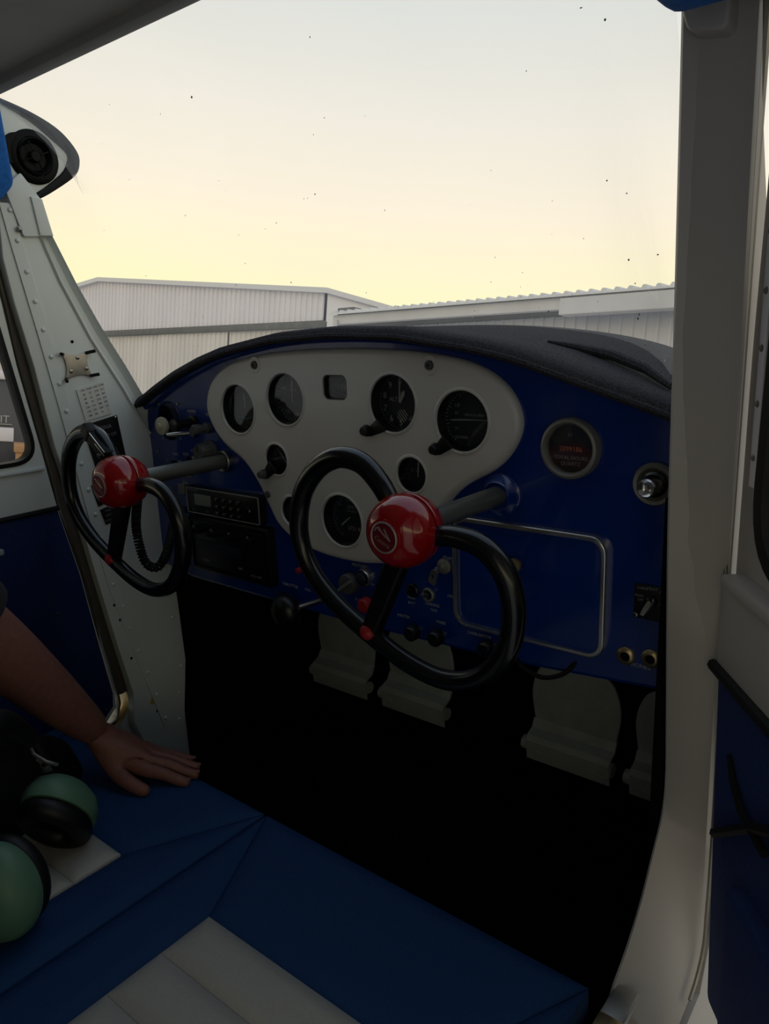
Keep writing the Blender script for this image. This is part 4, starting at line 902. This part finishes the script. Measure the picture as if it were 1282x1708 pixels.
# ------------------------------------------------------------------ rudder pedals
def pedals():
    for x, lab in ((-.33, 'grey rudder pedal nearest the left post'), (-.125, 'grey rudder pedal below the spoke of the right wheel'), (.222, 'grey rudder pedal below the glove box'), (.418, 'grey rudder pedal half hidden by the right door post')):
        t = thing('rudder_pedal', lab, 'pedal', (x, .33, -.58), 'rudder pedals')
        face = roundpoly([(-.078, -.495), (-.088, -.43), (-.066, -.372), (.066, -.372), (.088, -.43), (.078, -.495)], [.004, .03, .05, .05, .03, .004], 6)
        M = Matrix.Translation((x, .33, 0))
        bm = slab(face, 'XZ', .012, .018, bev=.003); bmesh.ops.transform(bm, matrix=M, verts=bm.verts[:]); ob('face', bm, 'pedal_paint', t)
        prof = [(.012, -.490), (.004, -.505), (-.014, -.512), (-.020, -.522), (-.016, -.560), (-.012, -.562), (-.014, -.524), (-.010, -.517), (.008, -.510), (.018, -.492)]
        rings = [[(x+sx, .33+a, b) for a, b in prof] for sx in (-.080, -.074, .074, .080)]
        ob('heel_lip', loft(rings), 'pedal_paint', t, smooth=30)
        ob('pivot_tube', tube([(x-.092, .325, -.535), (x+.082, .325, -.535)], .013, 14), 'pedal_paint', t)
        for sx in (-.055, .062): ob('rivet', lathe([(.005, 0), (.004, .002), (0, .003)], (x+sx, .3125, -.54), (0, -1, 0), 8), 'pedal_paint', t)
        for sx in (-.05, .05): ob('arm', tube([(x+sx, .345, -.53), (x+sx, .39, -.60), (x+sx, .40, -.665)], .009, 8), 'dark_lining', t)
pedals()

# ------------------------------------------------------------------ seats
def seat(mir, label):
    s = -1 if mir else 1
    def X(pts): return [(s*a, b) for a, b in pts]
    t = thing('cabin_seat', label, 'seat', (s*.245, -.5, -.66), 'cabin seats')
    body = roundpoly(X([(.004, -.198), (.496, -.198), (.496, -.90), (.004, -.90)]), .02, 4)
    ob('base', slab(body, 'XY', -.470, -.62, bev=.015), 'seat_blue', t, smooth=50)
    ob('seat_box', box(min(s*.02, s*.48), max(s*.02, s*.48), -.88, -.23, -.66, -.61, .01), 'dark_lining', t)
    def pad(name, pts, m, z=-.440, drop=.007, edge=.024):
        A, B, C, D = [Vector(q) for q in X(pts)]; bm = bmesh.new(); n = 22
        ts = [0, .006, .02, .04, .07, .1, .14, .19, .25, .33, .42, .5]; ts = ts+[1-q for q in reversed(ts[:-1])]; g = []
        def dist(p, a, b):
            e = (b-a).normalized(); return abs((p-a).x*e.y-(p-a).y*e.x)
        for u in ts:
            row = []
            for v in ts:
                p = (A*(1-u)+B*u)*(1-v)+(D*(1-u)+C*u)*v; d = min(dist(p, A, B), dist(p, B, C), dist(p, C, D), dist(p, D, A))
                row.append(bm.verts.new((p.x, p.y, z-drop*max(0, 1-d/edge)**2)))
            g.append(row)
        N = len(ts)
        for a in range(N-1):
            for b in range(N-1): bm.faces.new((g[a][b], g[a+1][b], g[a+1][b+1], g[a][b+1]))
        rim = [g[k][0] for k in range(N)]+[g[N-1][k] for k in range(1, N)]+[g[k][N-1] for k in range(N-2, -1, -1)]+[g[0][k] for k in range(N-2, 0, -1)]
        low = [bm.verts.new((v.co.x, v.co.y, z-.036)) for v in rim]
        for k in range(len(rim)): bm.faces.new((rim[k], rim[(k+1) % len(rim)], low[(k+1) % len(rim)], low[k]))
        bm.faces.new(low)
        return ob(name, bm, m, t, smooth=70)
    pad('front_bolster', [(.0035, -.199), (.4935, -.199), (.4100, -.3745), (.0930, -.3745)], 'seat_blue')
    pad('side_bolster', [(.0025, -.200), (.0925, -.3745), (.0925, -.89), (.0025, -.89)], 'seat_blue')
    pad('side_bolster', [(.4945, -.200), (.4105, -.3745), (.4105, -.89), (.4945, -.89)], 'seat_blue')
    y = -.375; k = 0
    while y > -.88:
        pad('cream_pleat', [(.0935, y), (.4095, y), (.4095, y-.0675), (.0935, y-.0675)], 'cream_vinyl', z=-.4385, drop=.006, edge=.020); y -= .068; k += 1
    bm = slab(roundpoly(X([(.006, -.42), (.49, -.42), (.47, .12), (.02, .12)]), .04), 'XZ', -.93, -1.05, bev=.03, steps=5)
    bmesh.ops.rotate(bm, cent=(0, -.93, -.42), matrix=Matrix.Rotation(math.radians(12), 3, 'X'), verts=bm.verts[:]); b = ob('backrest', bm, 'seat_blue', t, smooth=60)
    for i in range(3):
        bm = slab(roundpoly(X([(.11+.095*i, -.36), (.2+.095*i, -.36), (.2+.095*i, .05), (.11+.095*i, .05)]), .01), 'XZ', -.922, -.95, bev=.01)
        bmesh.ops.rotate(bm, cent=(0, -.93, -.42), matrix=Matrix.Rotation(math.radians(12), 3, 'X'), verts=bm.verts[:]); ob('cream_pleat', bm, 'cream_vinyl', b, smooth=60)
seat(False, 'blue seat with cream cross pleats next to the open right door')
seat(True, 'blue seat with cream cross pleats under the headset and hand')

# ------------------------------------------------------------------ headset and dark jacket
def headset():
    t = thing('headset', 'pale green aviation headset with black ear cushions lying on the left seat', 'headset', (-.12, -.46, -.43))
    ax = Vector((.588, -.809, 0)); h = Vector((-.20, -.145, .97)).normalized(); w = ax.cross(h)
    c1 = Vector((-.165, -.415, -.386)); c2 = Vector((-.075, -.530, -.384))
    def basis(a): return Matrix((h, w, a)).transposed()        # local x=h, y=w, z=a
    for c, a0 in ((c1, -ax), (c2, ax)):
        a = (a0+Vector((0, 0, .55 if a0.x < 0 else .15))).normalized(); hh_ = (h-a*h.dot(a)).normalized(); ww_ = a.cross(hh_)
        bs = Matrix((hh_, ww_, a)).transposed(); cup = []
        for r, hh in ((1.0, -.004), (1.03, .004), (1.0, .014), (.88, .027), (.62, .037), (.3, .041), (.02, .042)):
            cup.append([c+bs @ Vector((.056*r*math.cos(2*math.pi*k/36), .043*r*math.sin(2*math.pi*k/36), hh)) for k in range(36)])
        cp = ob('ear_cup', loft(cup), 'headset_green', t, smooth=60)
        ring = [c+bs @ Vector((.041*math.cos(2*math.pi*k/40), .029*math.sin(2*math.pi*k/40), -.016)) for k in range(40)]
        ob('ear_cushion', tube(ring, .0155, 14, closed=True), 'pad_black', t)
        ob('ear_lining', loft([[c+bs @ Vector((.05*q*math.cos(2*math.pi*k/24), .038*q*math.sin(2*math.pi*k/24), -.006)) for k in range(24)] for q in (1, .02)]), 'pad_black', t)
        ob('clip', slab(rrect(-.009, .009, -.007, .007, .002), 'XY', .0, .004, [circle2(0, 0, .0035, 12)], xf=Matrix.Translation(c+h*.058+a*.012) @ (basis(h).to_4x4())), 'chrome', cp)
        ob('clip_tab', tube([c+h*.050+a*.016, c+h*.064+a*.012, c+h*.078+a*.004], .004, 6), 'chrome', cp)
        ob('stirrup', tube([c+h*.058-w*.018+a*.01, c+h*.075-w*.012, c+h*.09, c+h*.10], .0028, 8), 'steel', cp)
    m = (c1+c2)/2; R = (c2-c1).length/2
    arc = [m+h*.065+(-ax*math.cos(t_)*(R+.012))+h*math.sin(t_)*.115 for t_ in [math.pi*k/24 for k in range(25)]]
    ob('headband', tube(arc, .0065, 10), 'pad_black', t)
    ob('head_pad', tube([m+h*.060+(-ax*math.cos(t_)*(R+.006))+h*math.sin(t_)*.105 for t_ in [math.pi*(.15+.7*k/16) for k in range(17)]], [.012+.010*math.sin(math.pi*k/16) for k in range(17)], 14), 'pad_black', t)
    ob('microphone_boom', tube(catmull([c2+ax*.02+w*.03, c2+w*.055-h*.015, c2+w*.060-h*.030-ax*.04, c2+w*.040-h*.038-ax*.085], 6, False), .003, 8), 'pad_black', t)
    cord = catmull([c2-h*.03+ax*.01+Vector((0, 0, -.03)), Vector((-.10, -.56, -.428)), Vector((-.13, -.60, -.428)), Vector((-.09, -.64, -.43)), Vector((-.16, -.66, -.43))], 6, False)
    ob('cord', tube(cord, .004, 8), 'black_rubber', t)
    # jacket
    rings = []; rnd = random.Random(3); n = 28
    ph = [rnd.uniform(0, 6) for _ in range(6)]
    for j in range(10):
        t_ = j/9; rr = math.cos(t_*math.pi/2)**.55 if j < 9 else .02; zz = -.4415+.090*math.sin(t_*math.pi/2)
        rings.append([(-.338+.092*rr*math.cos(a)*(1+.10*math.sin(3*a+ph[0])+.06*math.sin(7*a+ph[1]+t_*4)), -.43+.125*rr*math.sin(a)*(1+.08*math.sin(4*a+ph[2])+.05*math.sin(9*a+ph[3]+t_*5)), zz+.010*math.sin(4*a+ph[4])*(t_ > .1)) for a in [2*math.pi*k/n for k in range(n)]])
    tag(ob('crumpled_jacket', loft(rings), 'jacket_black', smooth=60), 'crumpled black jacket on the left seat under the forearm', 'jacket')
headset()

# ------------------------------------------------------------------ person reaching in from the left seat
def person():
    t = thing('person', 'person in a dark shirt kneeling on the left seat, one hand flat on the cushion', 'person', (-.28, -.70, -.44))
    def skin(name, verts, edges, radii, root, material, sub=2, crease=None):
        me = bpy.data.meshes.new(name); me.from_pydata([tuple(v) for v in verts], edges, []); o = bpy.data.objects.new(name, me); COL.objects.link(o)
        sk = o.modifiers.new('skin', 'SKIN'); sk.use_smooth_shade = True
        for i, v in enumerate(me.skin_vertices[0].data):
            r = radii[i]; v.radius = r if isinstance(r, tuple) else (r, r); v.use_root = (i == root)
        sb = o.modifiers.new('sub', 'SUBSURF'); sb.levels = sub; sb.render_levels = sub
        dg = bpy.context.evaluated_depsgraph_get(); m2 = bpy.data.meshes.new_from_object(o.evaluated_get(dg)); bpy.data.objects.remove(o); bpy.data.meshes.remove(me)
        b = bmesh.new(); b.from_mesh(m2); bpy.data.meshes.remove(m2)
        return b
    V = Vector
    # body core (pelvis root), hidden behind the frame edge but complete
    pel = V((-.275, -.76, -.20)); chest = V((-.268, -.70, .08)); neck = V((-.28, -.655, .22)); head = V((-.27, -.62, .34))
    shR = V((-.16, -.66, .16)); shL = V((-.395, -.68, .15))
    # the arm that reaches forward
    sh = shR; elb = V((-.245, -.50, -.055)); w = V((-.280, -.284, -.372)); palm = V((-.258, -.262, -.412))
    verts = [pel, V((-.27, -.74, -.06)), chest, neck, head, V((-.268, -.612, .40)),
             sh, elb, elb.lerp(w, .35), elb.lerp(w, .7), w,
             shL, V((-.415, -.60, -.06)), V((-.412, -.62, -.16)), V((-.405, -.625, -.262)),
             V((-.20, -.72, -.30)), V((-.18, -.56, -.375)), V((-.19, -.84, -.395)),
             V((-.35, -.72, -.30)), V((-.36, -.56, -.375)), V((-.35, -.84, -.395))]
    edges = [(0, 1), (1, 2), (2, 3), (3, 4), (4, 5), (2, 6), (6, 7), (7, 8), (8, 9), (9, 10), (2, 11), (11, 12), (12, 13), (13, 14), (0, 15), (15, 16), (16, 17), (0, 18), (18, 19), (19, 20)]
    radii = [(.13, .10), (.125, .095), (.145, .10), .055, (.075, .09), (.06, .07), .062, .048, .051, .040, (.031, .025), .055, .042, .036, .03, .08, .055, .038, .08, .055, .038]
    bm = skin('body', verts, edges, radii, 0, 'skin')
    from mathutils.bvhtree import BVHTree
    bvh = BVHTree.FromBMesh(bm)
    def face_at(x, z, dy=0.0):
        h = bvh.ray_cast(V((x, 0, z)), V((0, -1, 0)))[0]; return V((x, (h.y if h else -.54)+dy, z))
    feats = [('nose', face_at(-.268, .335, .004), (.011, .015, .017), 'skin'), ('mouth', face_at(-.268, .300, -.001), (.022, .005, .0045), 'dull_red'), ('eye', face_at(-.298, .358, -.004), (.011, .007, .006), 'print_white'), ('eye', face_at(-.238, .358, -.004), (.011, .007, .006), 'print_white')]
    body = ob('body', bm, 'skin', t, smooth=180)
    # reaching hand: palm and five separate fingers in one skin
    f = (V((-.165, -.205, -.42))-w); f.z = 0; f.normalize(); side = V((f.y, -f.x, 0))     # side = towards the thumb
    up = V((0, 0, 1))
    def make_hand(w, f, side, zb):
        def hp(a, b, c): return V((w.x, w.y, 0))+f*a+side*b+V((0, 0, zb+c))
        hv = [w+V((0, -.012, .02)), hp(.010, 0, .056)]; he = [(0, 1)]; hr = [(.030, .024), (.031, .022)]
        def add(p, r, par): hv.append(p); hr.append(r); he.append((par, len(hv)-1)); return len(hv)-1
        p2 = add(hp(.045, 0, .036), (.034, .018), 1)
        fing = ((.024, .070, .02, .030), (.008, .078, -.03, .033), (-.008, .073, -.07, .031), (-.024, .058, -.11, .026))
        for b, L, spread, kn in fing:
            k = add(hp(.078, b*1.05, kn), .0125, p2); k = add(hp(.078+L*.42, b*1.1+spread*L*.42, kn-.006), .0098, k); k = add(hp(.078+L*.75, b*1.1+spread*L*.75, .013), .0088, k); add(hp(.078+L, b*1.1+spread*L, .0085), .0072, k)
        k = add(hp(.030, .030, .030), .0150, p2); k = add(hp(.058, .046, .022), .0122, k); k = add(hp(.080, .053, .014), .0108, k); add(hp(.096, .056, .011), .0085, k)
        hand = ob('hand', skin('hand', hv, he, hr, 1, 'skin'), 'skin', t, smooth=180)
        for b, L, spread, kn in fing: ob('fingernail', ellipsoid(hp(.078+L*.96, b*1.1+spread*L*.96, .0155), .005, .0045, .0014, 6), 'skin', hand)
    make_hand(w, f, side, -.445)
    make_hand(V((-.403, -.625, -.255)), V((.1, .995, 0)), V((.995, -.1, 0)), -.315)
    # clothing
    sl = [sh+V((.0, -.02, .03)), sh.lerp(elb, .5), elb, elb.lerp(w, .13), elb.lerp(w, .19)]
    ob('sleeve', tube(catmull(sl, 5, False), [.082]*6+[.072]*5+[.066]*5+[.064]*5, 20), 'shirt_dark', t)
    tv = [V((-.270, -.785, -.295)), V((-.27, -.745, -.06)), V((-.268, -.705, .08)), V((-.27, -.675, .17)), V((-.16, -.66, .16)), V((-.39, -.68, .15)), V((-.413, -.61, -.03)), sh.lerp(elb, .55)]
    bm = skin('shirt', tv, [(0, 1), (1, 2), (2, 3), (2, 4), (2, 5), (5, 6), (4, 7)], [(.185, .170), (.172, .150), (.185, .155), (.09, .08), .11, .085, .064, .095], 2, 'shirt_dark'); ob('shirt', bm, 'shirt_dark', t, smooth=180)
    tv = [V((-.265, -.77, -.22)), V((-.20, -.72, -.295)), V((-.18, -.56, -.368)), V((-.19, -.83, -.388)), V((-.35, -.72, -.295)), V((-.36, -.56, -.368)), V((-.35, -.83, -.388))]
    bm = skin('trousers', tv, [(0, 1), (1, 2), (2, 3), (0, 4), (4, 5), (5, 6)], [(.135, .130), .095, .070, .056, .090, .070, .056], 0, 'trouser_dark'); ob('trousers', bm, 'trouser_dark', t, smooth=180)
    ob('hair', ellipsoid((-.275, -.635, .385), .085, .10, .075, 12), 'hair_grey', t)
    for nm, c, rr, m_ in feats: ob(nm, ellipsoid(c, *rr, 8), m_, t)
    for sx in (-.082, .08): ob('ear', ellipsoid((-.27+sx, -.62, .345), .009, .018, .028, 8), 'skin', t)
# end of person
person()

# ------------------------------------------------------------------ the aircraft stands on its tail wheel
for o in list(bpy.data.objects):
    if o.parent is None and o not in OUTSIDE and o.type != 'CAMERA':
        o.matrix_basis = TILT @ o.matrix_basis
